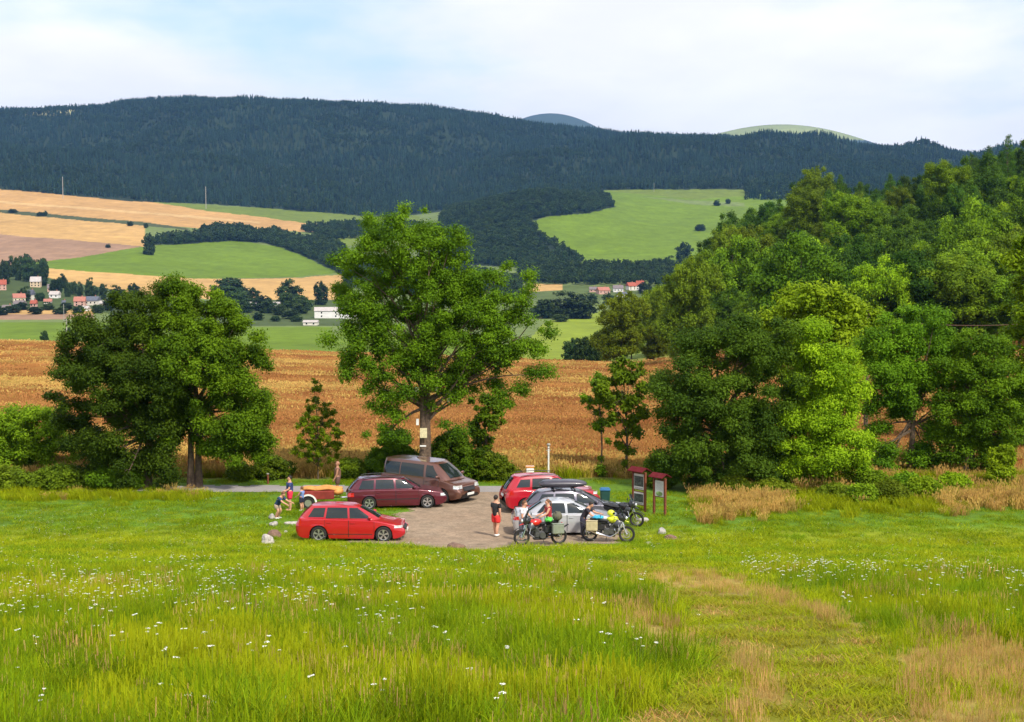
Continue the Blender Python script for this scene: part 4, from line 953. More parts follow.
    def wheel(s, x, sd_, spokes):
        r = s.wr; y0 = sd_ * (s.W / 2 - .02); o = sd_
        def pr(l): return [(a, b * -o) for a, b in l]
        hub = MB().lathe(pr([(.001, .05), (r * .55, .05), (r * .60, .09), (r * .60, .18), (.001, .18)]), (x, y0, r), n=24).build('wheel', M_black, s.root)
        MB().lathe(pr([(r * .63, .03), (r * .66, .0), (r * .93, -.004), (r, .03), (r, .17), (r * .93, .20), (r * .6, .20), (r * .63, .03)]), (x, y0, r), n=32).build('tyre', M_tyre, hub)
        m = MB().lathe(pr([(r * .585, .05), (r * .60, .008), (r * .66, .004), (r * .665, .03)]), (x, y0, r), n=32)
        m.lathe(pr([(.001, .010), (r * .13, .014), (r * .15, .05)]), (x, y0, r), n=16)
        for k in range(spokes):
            a = 2 * math.pi * k / spokes + .3
            for da in (-.13, .13):
                p0 = Vector((math.cos(a) * r * .1, 0, math.sin(a) * r * .1)); p1 = Vector((math.cos(a + da) * r * .62, 0, math.sin(a + da) * r * .62)); c = (p0 + p1) / 2
                m.box((x + c.x, y0 - o * .025, r + c.z), ((p1 - p0).length, .03, r * .11), (0, -math.atan2(p1.z - p0.z, p1.x - p0.x), 0))
        m.build('rim', M_alloy, hub)
    def patch(s, name, mat, x0, x1, z0, z1, sides=(1, -1), off=.009, parent=None, label=None, ztilt=0):
        for sd_ in sides:
            g = []
            for j in range(5):
                row = []
                for i in range(12):
                    x = x0 + (x1 - x0) * i / 11; z = z0 + (z1 - z0) * j / 4 + ztilt * (x - x0); zb = s.bottom(x); zt_ = s.topz(x); e = sm(.90, 1, abs(x) / (s.L / 2))
                    xx = x - (1 if x > 0 else -1) * e * (.13 * sm(.45, 1, (z - zb) / (zt_ + .03 - zb)) ** 1.5 + .05 * (1 - sm(0, .3, (z - zb) / (zt_ - zb))))
                    row.append((xx + (off if abs(x) > s.L * .45 else 0) * (1 if x > 0 else -1), sd_ * (s.hw(x, z) + off), z))
                g.append(row)
            MB().grid(g).build(name, mat, parent or s.root)
    def front(s, name, mat, y0, y1, z0, z1, end=1, off=.014, parent=None):
        m = MB(); g = []; x = end * s.L / 2
        for j in range(4):
            row = []; z = z0 + (z1 - z0) * j / 3; zb = s.bottom(x); zt_ = s.topz(x)
            dx = .13 * sm(.45, 1, (z - zb) / (zt_ + .03 - zb)) ** 1.5 + .05 * (1 - sm(0, .3, (z - zb) / (zt_ - zb)))
            for i in range(9): row.append((x - end * dx + end * off, y0 + (y1 - y0) * i / 8, z))
            g.append(row)
        m.grid(g).build(name, mat, parent or s.root)
    def lights(s, zf=(.62, .74), zr=(.68, .88), fl=.34, rl=.16, grille=(.52, .66), low=(.27, .40)):
        L = s.L / 2
        s.patch('headlight', M_lamp, L - fl, L, zf[0], zf[1]); s.patch('tail_light', M_red, -L, -L + rl, zr[0], zr[1])
        w = s.hw(L, zf[0]) - .01; s.front('headlight', M_lamp, w - .22, w, zf[0], zf[1]); s.front('headlight', M_lamp, -w + .22, -w, zf[0], zf[1]) if False else s.front('headlight', M_lamp, -w, -w + .22, zf[0], zf[1])
        w = s.hw(-L, zr[0]) - .01
        for a, b in ((w - .16, w), (-w, -w + .16)): s.front('tail_light', M_red, a, b, zr[0], zr[1], -1)
        if grille: s.front('grille', M_black, -.42, .42, *grille)
        if low: s.front('air_intake', M_black, -.6, .6, *low)
    def place(s, px, py, yaw, dy=0):
        """px: pixel column of the centre, py: row of the near wheels' feet"""
        g = gp(px, py); Y = g.y + dy; p = at(px, Y); s.root.location = p; s.root.rotation_euler = (0, 0, R(yaw)); return s
M_p1 = paint('paint_red', (.42, .006, .012), .1); M_p2 = paint('paint_maroon', (.105, .008, .02), .3); M_p3 = paint('paint_brown', (.15, .065, .045), .4)
M_p4 = paint('paint_scarlet', (.42, .008, .02), .1); M_p5 = paint('paint_grey', (.13, .12, .15), .6); M_p6 = paint('paint_silver', (.46, .465, .49), .35)

c = Car('parked_car', 'bright red estate car parked closest in front on the grass edge, five-spoke wheels', 'car', M_p1, L=4.43, W=1.78, H=1.44, wb=2.62, fo=.86, clr=.17, wr=.325,
  top=[(-2.3,.93),(-2.1,.97),(-1.2,.95),(.75,.90),(1.1,.87),(1.75,.74),(2.1,.64),(2.3,.56)], gh=[(-2.13,.9),(-1.62,1.44),(.18,1.44),(1.15,.9)],
  wins=[(-1.72,-1.08,-1.50,-1.02,.22,.86),(-1.0,-.10,-.94,-.14,.14,.88),(-.02,.86,-.06,.26,.14,.88)], seams=[(-1.02,-.06,'rear_door'),(-.04,.98,'front_door')])
c.lights((.60,.70), (.66,.94), .42, .24, (.50,.60), (.25,.36)); c.patch('side_trim', M_black, -.9, .9, .33, .36); c.place(351, 541.5, -2, .85)
red = c
c = Car('parked_car', 'dark maroon estate car with roof rails parked beside the brown van', 'car', M_p2, L=4.60, W=1.74, H=1.42, wb=2.68, fo=.92, clr=.17, wr=.31,
  top=[(-2.35,.88),(-2.2,.93),(-1.2,.92),(.75,.90),(1.05,.89),(1.85,.78),(2.15,.72),(2.32,.64)], gh=[(-2.2,.9),(-1.72,1.42),(.28,1.42),(1.12,.9)],
  wins=[(-1.78,-1.10,-1.60,-1.06,.14,.86),(-1.0,-.14,-.97,-.17,.14,.88),(-.04,.86,-.08,.36,.14,.88)], seams=[(-1.04,-.10,'rear_door'),(-.06,.98,'front_door')], rails=(-1.6,.2), nose=.12)
c.lights((.58,.70), (.62,.80), .3, .3, (.56,.68), (.26,.36)); c.patch('side_trim', M_black, -1.0, 1.0, .46, .50); c.place(395, 509.5, 9, .85)
c = Car('parked_van', 'brown metallic passenger van with dark windows parked under the big tree', 'van', M_p3, L=4.95, W=1.92, H=1.86, wb=3.0, fo=.95, clr=.2, wr=.34, wroof=.76, wbelt=.95,
  top=[(-2.5,1.06),(-2.3,1.12),(1.0,1.11),(1.5,1.08),(2.1,.96),(2.35,.86),(2.5,.74)], gh=[(-2.46,1.06),(-2.36,1.86),(.72,1.86),(1.72,1.06)],
  wins=[(-2.15,-1.18,-2.10,-1.16,.12,.84),(-1.10,.34,-1.10,.30,.12,.84),(.48,1.30,.44,.76,.12,.84)], seams=[(-1.15,.36,'sliding_door'),(.40,1.28,'front_door')], nose=.12, tail=.03, roofcurve=.05)
c.lights((.74,.90), (.70,1.1), .34, .1, (.62,.80), (.28,.45)); c.place(429, 501, -36, .95)
van = c
c = Car('parked_suv', 'bright red SUV seen from behind between the walking man and the grey car', 'car', M_p4, L=4.45, W=1.84, H=1.66, wb=2.65, fo=.88, clr=.23, wr=.35, wroof=.62, wbelt=.84,
  top=[(-2.3,1.02),(-2.1,1.08),(-1.0,1.05),(.8,1.0),(1.15,.98),(1.85,.90),(2.1,.82),(2.25,.72)], gh=[(-2.16,1.0),(-1.68,1.66),(.18,1.66),(1.15,1.0)],
  wins=[(-1.72,-1.10,-1.50,-1.05,.30,.82),(-1.0,-.10,-.96,-.14,.14,.86),(0,.86,-.04,.28,.14,.86)], seams=[(-1.02,-.06,'rear_door'),(-.04,.98,'front_door')], rails=(-1.5, .2))
c.lights((.78,.90), (.86,1.06), .36, .34); c.patch('lower_cladding', M_black, -2.2, 2.2, .24, .38, off=.012); c.front('bumper_cladding', M_black, -.74, .74, .28, .5, -1); c.place(550, 513, 12, .9)
c = Car('parked_car', 'dark grey estate car carrying a roof box between red SUV and silver car', 'car', M_p5, L=4.55, W=1.80, H=1.47, wb=2.68, fo=.9, clr=.17, wr=.32,
  top=[(-2.3,.93),(-2.15,.98),(-1.2,.96),(.75,.92),(1.1,.90),(1.75,.78),(2.1,.68),(2.3,.58)], gh=[(-2.2,.9),(-1.66,1.47),(.2,1.47),(1.2,.9)],
  wins=[(-1.76,-1.08,-1.52,-1.02,.18,.84),(-1.0,-.10,-.94,-.14,.14,.86),(0,.9,-.04,.3,.14,.86)], seams=[(-1.02,-.06,'rear_door'),(-.04,1.0,'front_door')])
c.lights((.62,.74), (.70,.92), .36, .3); c.place(576, 526, 5, .85); grey = c
c = Car('parked_car', 'silver white saloon car standing behind the motorcycles', 'car', M_p6, L=4.58, W=1.80, H=1.43, wb=2.66, fo=.92, clr=.17, wr=.32,
  top=[(-2.3,.90),(-2.15,.97),(-1.5,.98),(-1.0,.94),(.75,.90),(1.1,.88),(1.75,.77),(2.1,.68),(2.3,.58)], gh=[(-1.72,.92),(-.95,1.41),(.15,1.43),(1.2,.9)],
  wins=[(-1.30,-.98,-.98,-.90,.14,.80),(-.92,-.10,-.84,-.14,.14,.86),(0,.9,-.04,.28,.14,.86)], seams=[(-.98,-.06,'rear_door'),(-.04,1.0,'front_door')])
c.lights((.60,.72), (.70,.84), .36, .26); c.place(567, 536, 3, .85); silver = c
# roof box: rests on the grey car
def onto(o, car, lx, ly, lz, rz=0):
    M = Matrix.Translation(car.root.location) @ Matrix.Rotation(car.root.rotation_euler[2], 4, 'Z'); p = M @ Vector((lx, ly, lz)); o.location = p; o.rotation_euler = (0, 0, car.root.rotation_euler[2] + rz)
rb = empty('roof_box'); tag(rb, 'long black roof box mounted on the dark grey car', 'roof box'); M_box = principled('box_plastic', (.05, .045, .06), .35, coat=.3)
def bxf(p): return Vector((p.x, p.y, p.z * (1 - .25 * sm(.2, 1.1, p.x))))
def sup(p, r):
    q = Vector((math.copysign(abs(p.x / r[0]) ** .45 * r[0], p.x) if p.x else 0, math.copysign(abs(p.y / r[1]) ** .5 * r[1], p.y) if p.y else 0, p.z)); return bxf(q)
r_ = (1.05, .42, .17); MB().ell((0, 0, .24), r_, nu=32, nv=10, f=lambda p: sup(p, r_)).build('lid', M_box, rb)
MB().box((0, 0, .21), (1.96, .82, .03), bev=.012).build('base', M_black, rb)
for xx in (-.45, .45): MB().box((xx, 0, .045), (.06, 1.15, .03), bev=.01).box((xx, .52, .0), (.08, .06, .08)).box((xx, -.52, .0), (.08, .06, .08)).box((xx, 0, .11), (.06, .3, .17)).build('crossbar', M_black, rb)
onto(rb, grey, -.55, 0, 1.50)

# ---- trailer beside the maroon car
t = empty('trailer'); tag(t, 'small dark red trailer with orange load cover and white wheel arch behind the red car', 'trailer')
M_tr = principled('trailer_red', (.20, .02, .012), .6); M_or = principled('tarp_orange', (.55, .25, .06), .7, noise=(4, .25), bump=.3)
MB().box((-.1, 0, .62), (1.5, 1.1, .40), bev=.03).build('box', M_tr, t)
MB().ell((.10, 0, .87), (.98, .48, .10), nu=20, f=lambda p: p + Vector((0, 0, .03 * math.sin(p.x * 7) + .02 * math.sin(p.y * 9)))).ell((.80, 0, .72), (.30, .42, .20)).build('load_cover', M_or, t)
MB().tube([(.6, 0, .42), (1.75, 0, .42)], .035, 6).tube([(1.7, 0, .42), (1.7, 0, .05)], .025, 6).build('drawbar', M_chrome, t)
for sd_ in (1, -1):
    hub = MB().lathe([(.001, -.05), (.16, -.05), (.16, .05), (.001, .05)], (-.55, sd_ * .66, .30)).build('wheel', M_alloy, t)
    MB().lathe([(.17, -.07), (.29, -.07), (.30, 0), (.29, .07), (.17, .07)], (-.55, sd_ * .66, .30)).build('tyre', M_tyre, hub)
    g = [[(-.55 + .37 * math.cos(a), sd_ * (.66 + dy), .32 + .37 * math.sin(a)) for a in [math.pi * k / 14 for k in range(15)]] for dy in (-.12, .12)]
    g2 = [[(-.55 + .41 * math.cos(a), sd_ * (.785), .32 + .41 * math.sin(a)) for a in [math.pi * k / 14 for k in range(15)]], [(-.55 + .33 * math.cos(a), sd_ * (.785), .32 + .33 * math.sin(a)) for a in [math.pi * k / 14 for k in range(15)]]]
    MB().grid(g).grid(g2).build('mudguard', M_plate, t)
g = gp(318, 509); t.location = at(318, g.y + .6); t.rotation_euler = (0, 0, R(8))

# ================================================================ motorcycles
mt_eng = principled('engine', (.10, .10, .10), .45, metal=.5)
def moto(label, cA, cB, px, py, yaw, panniers=None, screen=True, guard=True, topbox=False, headcol=None, lean=0, steer=0):
    P = empty('motorcycle'); tag(P, label, 'motorcycle'); r = .33; xf, xr = .76, -.74
    def wh(x, w=.075):
        h = MB().lathe([(.001, -.06), (.05, -.05), (.05, .05), (.001, .06)], (x, 0, r)).lathe([(.11, -.055), (.14, -.055), (.14, -.05), (.11, -.05)], (x, 0, r)).build('wheel', M_alloy, P)
        MB().lathe([(r * .74, -w * .8), (r * .9, -w), (r, 0), (r * .9, w), (r * .74, w * .8), (r * .74, -w * .8)], (x, 0, r)).build('tyre', M_tyre, h)
        m = MB().lathe([(r * .70, -.04), (r * .76, -.045), (r * .76, .045), (r * .70, .04), (r * .70, -.04)], (x, 0, r))
        for k in range(18):
            a = 2 * math.pi * k / 18; m.tube([(x + .05 * math.cos(a + .4), (-1) ** k * .04, r + .05 * math.sin(a + .4)), (x + r * .72 * math.cos(a), 0, r + r * .72 * math.sin(a))], .004, 3)
        m.build('rim', mt_eng, h)
    wh(xf); wh(xr, .095)
    f = MB()
    for y in (-.09, .09): f.tube([(xf, y, r), (xf - .22, y, .86)], [.032, .026], 8).tube([(xf - .12, y, .62), (xf - .24, y, .92)], .034, 8)
    f.build('fork', M_chrome, P)
    MB().tube([(xf - .27, 0, .93), (.2, 0, .78), (-.3, 0, .72), (-.75, 0, .84)], [.04, .035, .03, .02], 7).tube([(xf - .27, 0, .85), (.34, 0, .45), (.1, 0, .28), (-.25, 0, .30), (-.3, 0, .72)], .025, 6).tube([(-.25, .1, .38), (xr, .1, r)], [.04, .03], 7).tube([(-.25, -.1, .38), (xr, -.1, r)], [.04, .03], 7).build('frame', M_black, P)
    e = MB().box((.05, 0, .42), (.44, .28, .26), bev=.05).tube([(.12, 0, .45), (.24, 0, .72)], [.13, .11], 10).lathe([(.001, -.2), (.12, -.2), (.12, .2), (.001, .2)], (-.05, 0, .40), n=16)
    for k in range(5): e.box((.16 + .025 * k, 0, .53 + .042 * k), (.27, .26, .014), (0, -.45, 0))
    e.build('engine', mt_eng, P)
    MB().tube([(.26, -.12, .55), (.36, -.14, .35), (.1, -.16, .22), (-.35, -.19, .33), (-.85, -.22, .52)], [.025, .025, .03, .055, .055], 8).build('exhaust', M_chrome, P)
    MB().ell((.24, 0, .90), (.30, .17, .15), (0, .12, 0), f=lambda p: Vector((p.x, p.y * (1 - .35 * sm(-.1, -.3, p.x)), p.z))).build('fuel_tank', cA, P)
    for y in (-.15, .15): MB().box((.40, y, .76), (.30, .05, .30), (0, .45, 0), bev=.02, taper=.7).build('shroud', cB, P)
    MB().box((.33, 0, .60), (.08, .30, .34), (0, -.2, 0), bev=.02).box((.05, 0, .27), (.5, .26, .1), bev=.03).box((-.30, 0, .58), (.34, .24, .26), bev=.05).build('radiator', M_black, P)
    MB().box((-.22, 0, .86), (.55, .26, .09), (0, .06, 0), bev=.04).box((-.55, 0, .91), (.36, .24, .08), (0, .1, 0), bev=.04).build('seat', M_black, P)
    MB().box((-.5, .10, .76), (.5, .03, .14), (0, .12, 0), bev=.012).box((-.5, -.10, .76), (.5, .03, .14), (0, .12, 0), bev=.012).build('side_panel', cB, P)
    MB().ell((xf - .20, 0, .98), (.19, .17, .18), f=lambda p: Vector((p.x, p.y * (1 - .3 * sm(.05, .2, p.x)), p.z))).build('front_fairing', cB, P); MB().box((xf - .06, 0, .86), (.34, .12, .035), (0, .28, 0), bev=.016, taper=.8).build('beak', cA, P)
    MB().lathe([(.001, .10), (.06, .10), (.075, .05), (.07, 0)], (xf - .09, 0, .98), 'x', 16).build('headlight', M_lamp, P)
    g = [[(xf + .45 * math.cos(a) * .86, y, r + .45 * math.sin(a) * .86) for a in [R(30) + R(95) * k / 9 for k in range(10)]] for y in (-.065, 0, .065)]
    for q in g[1]: pass
    MB().grid(g).build('front_mudguard', M_black, P)
    MB().box((-.98, 0, .70), (.34, .16, .03), (0, .5, 0), bev=.01).build('rear_mudguard', M_black, P)
    MB().box((-.86, 0, .85), (.06, .14, .05), bev=.015).build('tail_light', M_red, P)
    h = MB().tube([(xf - .42, -.40, 1.10), (xf - .30, -.24, 1.10), (xf - .28, -.08, 1.03), (xf - .28, .08, 1.03), (xf - .30, .24, 1.10), (xf - .42, .40, 1.10)], .014, 7).build('handlebar', M_black, P)
    MB().tube([(xf - .42, .40, 1.10), (xf - .38, .28, 1.10)], .022, 8).tube([(xf - .42, -.40, 1.10), (xf - .38, -.28, 1.10)], .022, 8).build('grip', M_black, h)
    for y in (-.32, .32): MB().tube([(xf - .33, y * .8, 1.1), (xf - .31, y, 1.26)], .007, 5).ell((xf - .31, y * 1.12, 1.29), (.02, .075, .05)).build('mirror', M_black, P)
    if screen:
        g = [[(xf - .08 - .20 * t - .03 * abs(v) , v * .19 * (1 - .25 * t), 1.02 + .42 * t) for v in (-1, -.5, 0, .5, 1)] for t in (0, .5, 1)]
        MB().grid(g).build('screen', M_glass, P)
    if guard: MB().tube([(.42, .2, .72), (.5, .24, .5), (.3, .22, .34)], .014, 6).tube([(.42, -.2, .72), (.5, -.24, .5), (.3, -.22, .34)], .014, 6).build('crash_bar', M_chrome, P)
    if panniers:
        for y in (-.36, .36):
            b = MB().box((-.62, y, .66), (.46, .24, .38), bev=.03).build('pannier', panniers, P)
            MB().box((-.62, y, .865), (.47, .25, .035), bev=.012).build('lid', panniers, b)
    if topbox: MB().box((-.78, 0, 1.08), (.36, .42, .26), bev=.06).build('top_box', panniers, P)
    MB().tube([(-.05, .12, .3), (-.1, .34, .02)], .012, 5).build('side_stand', M_black, P)
    g = gp(px, py); P.location = at(px, g.y); P.rotation_euler = (R(lean), 0, R(yaw)); return P
M_mr = principled('moto_red', (.55, .015, .01), .25, coat=.8); M_mw = principled('moto_white', (.75, .75, .75), .3, coat=.6); M_my = principled('moto_yellow', (.62, .66, .02), .3, coat=.7)
M_mk = principled('moto_black', (.02, .02, .022), .3, coat=.7); M_case = principled('alu_case', (.30, .33, .27), .4, metal=.4); M_tan = principled('tan_case', (.45, .38, .22), .55)
mA = moto('red and white motorcycle with aluminium cases facing towards the walking man', M_mr, M_mk, 541, 545, 192, M_case, lean=3)
mB = moto('touring motorcycle with yellow tank, yellow helmet on it and tan side case', M_my, M_mk, 609, 542, -8, M_tan, lean=-4)
mC = moto('black motorcycle half hidden behind the yellow one at the nose of the grey car', M_mk, M_mk, 621, 526, -20, None, lean=3)
def helmet(label, P, l, col, s=1):
    h = empty('helmet'); tag(h, label, 'helmet')
    MB().ell((0, 0, .13), (.15 * s, .13 * s, .14 * s), f=lambda p: p if p.z > -.09 else Vector((p.x * .9, p.y * .9, -.09))).build('shell', col, h)
    g = [[((.152 * s) * math.cos(a) * math.cos(b), .134 * s * math.sin(a) * math.cos(b), .13 + .14 * s * math.sin(b)) for a in [R(-60 + 12 * k) for k in range(11)]] for b in (R(-12), R(5), R(22))]
    MB().grid(g).build('visor', M_glass, h)
    M = Matrix.Translation(P.location) @ P.rotation_euler.to_matrix().to_4x4(); h.location = M @ Vector(l); h.rotation_euler = (0, 0, P.rotation_euler[2]); return h
helmet('bright yellow helmet resting on the tank of the yellow motorcycle', mB, (.12, 0, 1.02), M_my, 1.05)
def bag(name, label, cat, P, l, mat, r, strap=True):
    b = empty(name); tag(b, label, cat)
    MB().ell((0, 0, r[2]), r, nu=18, nv=10, f=lambda p: Vector((p.x, p.y, max(p.z, -r[2] * .85) + .015 * math.sin(p.x * 40)))).build('body', mat, b)
    MB().tube([(r[0] * .4, -r[1] * 1.02, r[2] * .6), (r[0] * .4, -r[1] * .5, r[2] * 1.9), (r[0] * .4, r[1] * .5, r[2] * 1.9), (r[0] * .4, r[1] * 1.02, r[2] * .6)], .015, 5).build('strap', M_black, b)
    M = Matrix.Translation(P.location) @ P.rotation_euler.to_matrix().to_4x4(); b.location = M @ Vector(l); b.rotation_euler = (0, 0, P.rotation_euler[2])
bag('luggage_roll', 'olive grey rounded luggage bag strapped on the tail of the red motorcycle', 'bag', mA, (-.68, 0, .93), principled('olive_cloth', (.10, .095, .06), .8), (.20, .24, .19))
bag('luggage_roll', 'bright green bag on the seat of the red motorcycle', 'bag', mA, (-.32, .05, .90), principled('green_cloth', (.08, .50, .06), .7), (.17, .20, .10))
bag('luggage_roll', 'turquoise blue bag lying on the seat of the yellow motorcycle', 'bag', mB, (-.40, 0, .90), principled('blue_cloth', (.03, .35, .55), .7), (.24, .17, .08))
# ================================================================ people
M_skin = principled('skin', (.52, .27, .17), .6, noise=(12, .08)); M_skin2 = principled('skin_tanned', (.36, .17, .10), .6, noise=(12, .08))
M_hairb = principled('hair_dark', (.02, .013, .01), .7); M_hairr = principled('hair_brown', (.14, .06, .025), .7); M_eye = principled('eye', (.02, .02, .02), .3)
M_shoe = principled('shoe_white', (.75, .75, .75), .6); M_shoek = principled('shoe_dark', (.03, .03, .03), .6)
def cloth(n, c): return principled(n, c, .85, noise=(14, .15), bump=.25)
def skin(name, pts, edges, rad, mat, parent, lv=2, root=0):
    me = bpy.data.meshes.new(name); me.from_pydata([tuple(p) for p in pts], edges, []); me.update()
    o = bpy.data.objects.new(name, me); COL.objects.link(o); o.parent = parent
    sk = o.modifiers.new('skin', 'SKIN'); sk.use_smooth_shade = True
    if not me.skin_vertices: me.attributes.new
    bpy.context.view_layer.objects.active = o
    for i, v in enumerate(me.skin_vertices[0].data):
        r = rad[i]; r = r if hasattr(r, '__len__') else (r, r); q = 1.0 if max(r) < .02 else 1.22; v.radius = (r[0] * q, r[1] * q); v.use_root = (i == root)
    sb = o.modifiers.new('sub', 'SUBSURF'); sb.levels = lv; sb.render_levels = lv
    me.materials.append(mat); return o
def person(label, loc, yaw, H=1.76, shirt=(.03, .03, .03), bottom=(.5, .02, .02), shorts=True, hair=M_hairb, sk=M_skin, pose='stand', shoe=M_shoe, ponytail=False, child=False, sleeves=True, bend=0., armL=(0, 0), armR=(0, 0), stride=.0, crouch=0., shirtless=False, cap=None, head=(0, 0)):
    P = empty('person', loc, yaw); tag(P, label, 'person'); k = H / 1.76; hb = 1.12 if child else 1.0
    hipz = .92 * k * (1 - .45 * crouch); b = bend; V = Vector
    def tor(t, y=0, fwd=0):   # point up the torso, bent forward
        return V((math.sin(b) * t * k + fwd * math.cos(b) * k, y * k, hipz + math.cos(b) * t * k - fwd * math.sin(b) * k))
    pel = V((0, 0, hipz)); wst = tor(.16); ch = tor(.34); up = tor(.46); nk = tor(.55, 0, .0); hd = tor(.66, 0, .02); tp = tor(.76, 0, .02)
    pts = [pel, wst, ch, up, nk, hd, tp]; rad = [(.135 * k, .10 * k), (.115 * k, .085 * k), (.145 * k, .10 * k), (.12 * k, .085 * k), .052 * k, (.075 * k * hb, .092 * k * hb), (.062 * k * hb, .075 * k * hb)]
    E = [(0, 1), (1, 2), (2, 3), (3, 4), (4, 5), (5, 6)]; idx = {}
    def add(p, r, par): pts.append(V(p)); rad.append(r); E.append((par, len(pts) - 1)); return len(pts) - 1
    lims = {}
    for sgn, (sw, el) in ((1, armL), (-1, armR)):
        s_ = tor(.45, .17 * sgn); a = add(s_, .052 * k, 3)
        d1 = V((math.sin(sw), .16 * sgn, -math.cos(sw))).normalized(); e_ = s_ + d1 * .29 * k; c = add(e_, .040 * k, a)
        d2 = V((math.sin(sw + el), .02 * sgn, -math.cos(sw + el))).normalized(); w_ = e_ + d2 * .25 * k; g = add(w_, .027 * k, c)
        hn = w_ + d2 * .07 * k; hh = add(hn, (.040 * k, .020 * k), g)
        side = V((0, 1, 0)) if abs(d2.y) < .8 else V((1, 0, 0)); fwdv = d2.cross(side).normalized()
        for j, ln in enumerate((.072, .082, .078, .062)):
            o_ = hn + fwdv * (j - 1.5) * .021 * k + d2 * .02 * k; m1 = o_ + d2 * ln * .5 * k; m2 = m1 + (d2 * .8 - side * sgn * .5).normalized() * ln * .5 * k
            q1 = add(m1, .0088 * k, hh); add(m2, .007 * k, q1)
        t1 = w_ + d2 * .03 * k + fwdv * .038 * k; t2 = t1 + (d2 + fwdv * .5).normalized() * .04 * k; q1 = add(t1, .011 * k, g); add(t2, .008 * k, q1)
        lims[sgn] = (s_, e_, w_)
    legs = {}
    for sgn in (1, -1):
        st = stride * sgn; h0 = V((0, .09 * sgn * k, hipz - .03 * k)); a = add(h0, .085 * k, 0)
        kn = V((st * .35 + .26 * crouch * k + .02, .10 * sgn * k, hipz * .53 + .10 * crouch * k)); c = add(kn, .055 * k, a)
        mid = V((st * .7 + (.12 * crouch if crouch else 0) * k - .01, .10 * sgn * k, hipz * .36)); cc = add(mid, .058 * k, c)
        an = V((st * 1.0 - .0, .10 * sgn * k, .085 * k + (.05 if st < 0 else 0))); d = add(an, .036 * k, cc)
        hl = an + V((-.03, 0, -.045)) * k; tt = an + V((.15 * k, .02 * sgn * k, -.055 * k)); f = add(tt, .032 * k, d)
        legs[sgn] = (h0, kn, mid, an, tt)
    skin('body', pts, E, rad, sk, P)
    # head details
    hm = MB().ell((0, 0, 0), (.02 * k, .014 * k, .025 * k)); o = hm.build('nose', sk, P); o.location = tor(.655, 0, .115)
    e = MB()
    for y in (-.033, .033): e.ell(tor(.685, y, .095), (.010 * k, .014 * k, .008 * k), nu=8, nv=5)
    e.build('eyes', M_eye, P); MB().ell(tor(.625, 0, .100), (.008 * k, .028 * k, .006 * k), nu=8, nv=5).build('mouth', principled('lips', (.35, .10, .09), .5) if 'M_lip' not in globals() else M_lip, P)
    e = MB()
    for y in (-.085, .085): e.ell(tor(.67, y * hb, .01), (.018 * k, .010 * k, .030 * k), nu=8, nv=6)
    e.build('ears', sk, P)
    def hf(p): return Vector((p.x - .01, p.y, p.z)) if not (p.x > .045 * k and p.z < .04 * k) else Vector((.045 * k, p.y * .8, max(p.z, .03 * k)))
    MB().ell(tor(.705, 0, .0), (.108 * k * hb, .096 * k * hb, .108 * k * hb), (0, b, 0), f=hf).build('hair', hair if cap is None else cap, P)
    if ponytail: MB().tube([tor(.72, 0, -.09), tor(.66, 0, -.15), tor(.52, 0, -.16), tor(.42, 0, -.13)], [.03, .035, .028, .01], 8).build('ponytail', hair, P)
    sc_ = cloth('shirt_cloth', shirt)
    if not shirtless:
        q = [tor(-.13), wst, ch, up, tor(.50)]; rr = [(.158 * k, .120 * k), (.142 * k, .108 * k), (.165 * k, .120 * k), (.140 * k, .102 * k), (.075 * k, .07 * k)]; ee = [(0, 1), (1, 2), (2, 3), (3, 4)]
        for sgn in (1, -1):
            s_, e_, w_ = lims[sgn]; q.append(s_); rr.append(.066 * k); ee.append((3, len(q) - 1))
            q.append(s_.lerp(e_, .7 if sleeves else .12)); rr.append(.062 * k if sleeves else .05 * k); ee.append((len(q) - 2, len(q) - 1))
        skin('shirt', q, ee, rr, sc_, P)
    bc = cloth('trouser_cloth', bottom)
    q = [tor(.10), pel + V((0, 0, -.04 * k))]; rr = [(.148 * k, .112 * k), (.150 * k, .12 * k)]; ee = [(0, 1)]
    for sgn in (1, -1):
        h0, kn, mid, an, tt = legs[sgn]; q.append(h0 + V((0, .01 * sgn, -.05 * k))); rr.append(.108 * k); ee.append((1, len(q) - 1))
        if shorts: q.append(h0.lerp(kn, .80)); rr.append(.098 * k); ee.append((len(q) - 2, len(q) - 1))
        else:
            for p_, r1 in ((kn, .078), (mid, .07), (an + V((0, 0, .03)), .055)): q.append(p_); rr.append(r1 * k); ee.append((len(q) - 2, len(q) - 1))
    skin('shorts' if shorts else 'trousers', q, ee, rr, bc, P)
    for sgn in (1, -1):
        an, tt = legs[sgn][3], legs[sgn][4]
        MB().ell(an.lerp(tt, .45) + V((0, 0, -.015 * k)), (.135 * k, .052 * k, .055 * k), nu=14, nv=8, f=lambda p: Vector((p.x, p.y * (1 + .15 * sm(0, .1, p.x)), max(p.z, -.045 * k) * (1 if p.x < 0 else .8)))).build('shoe', shoe, P)
    return P
M_lip = principled('lips', (.35, .10, .09), .5)
def pp(px, py): return gp(px, py)
person('man in black shirt and red shorts walking across the gravel between the cars', pp(496, 537), R(60), 1.78, (.015, .015, .018), (.72, .03, .03), hair=M_hairb, stride=.13, armL=(.25, .25), armR=(-.2, .4))
person('person in white shirt standing at the front wheel of the red motorcycle', pp(522, 541), R(-25), 1.70, (.78, .76, .82), (.10, .10, .13), shorts=False, hair=M_hairr, bend=.18, armL=(.35, .5), armR=(.1, .3), shoe=M_shoek)
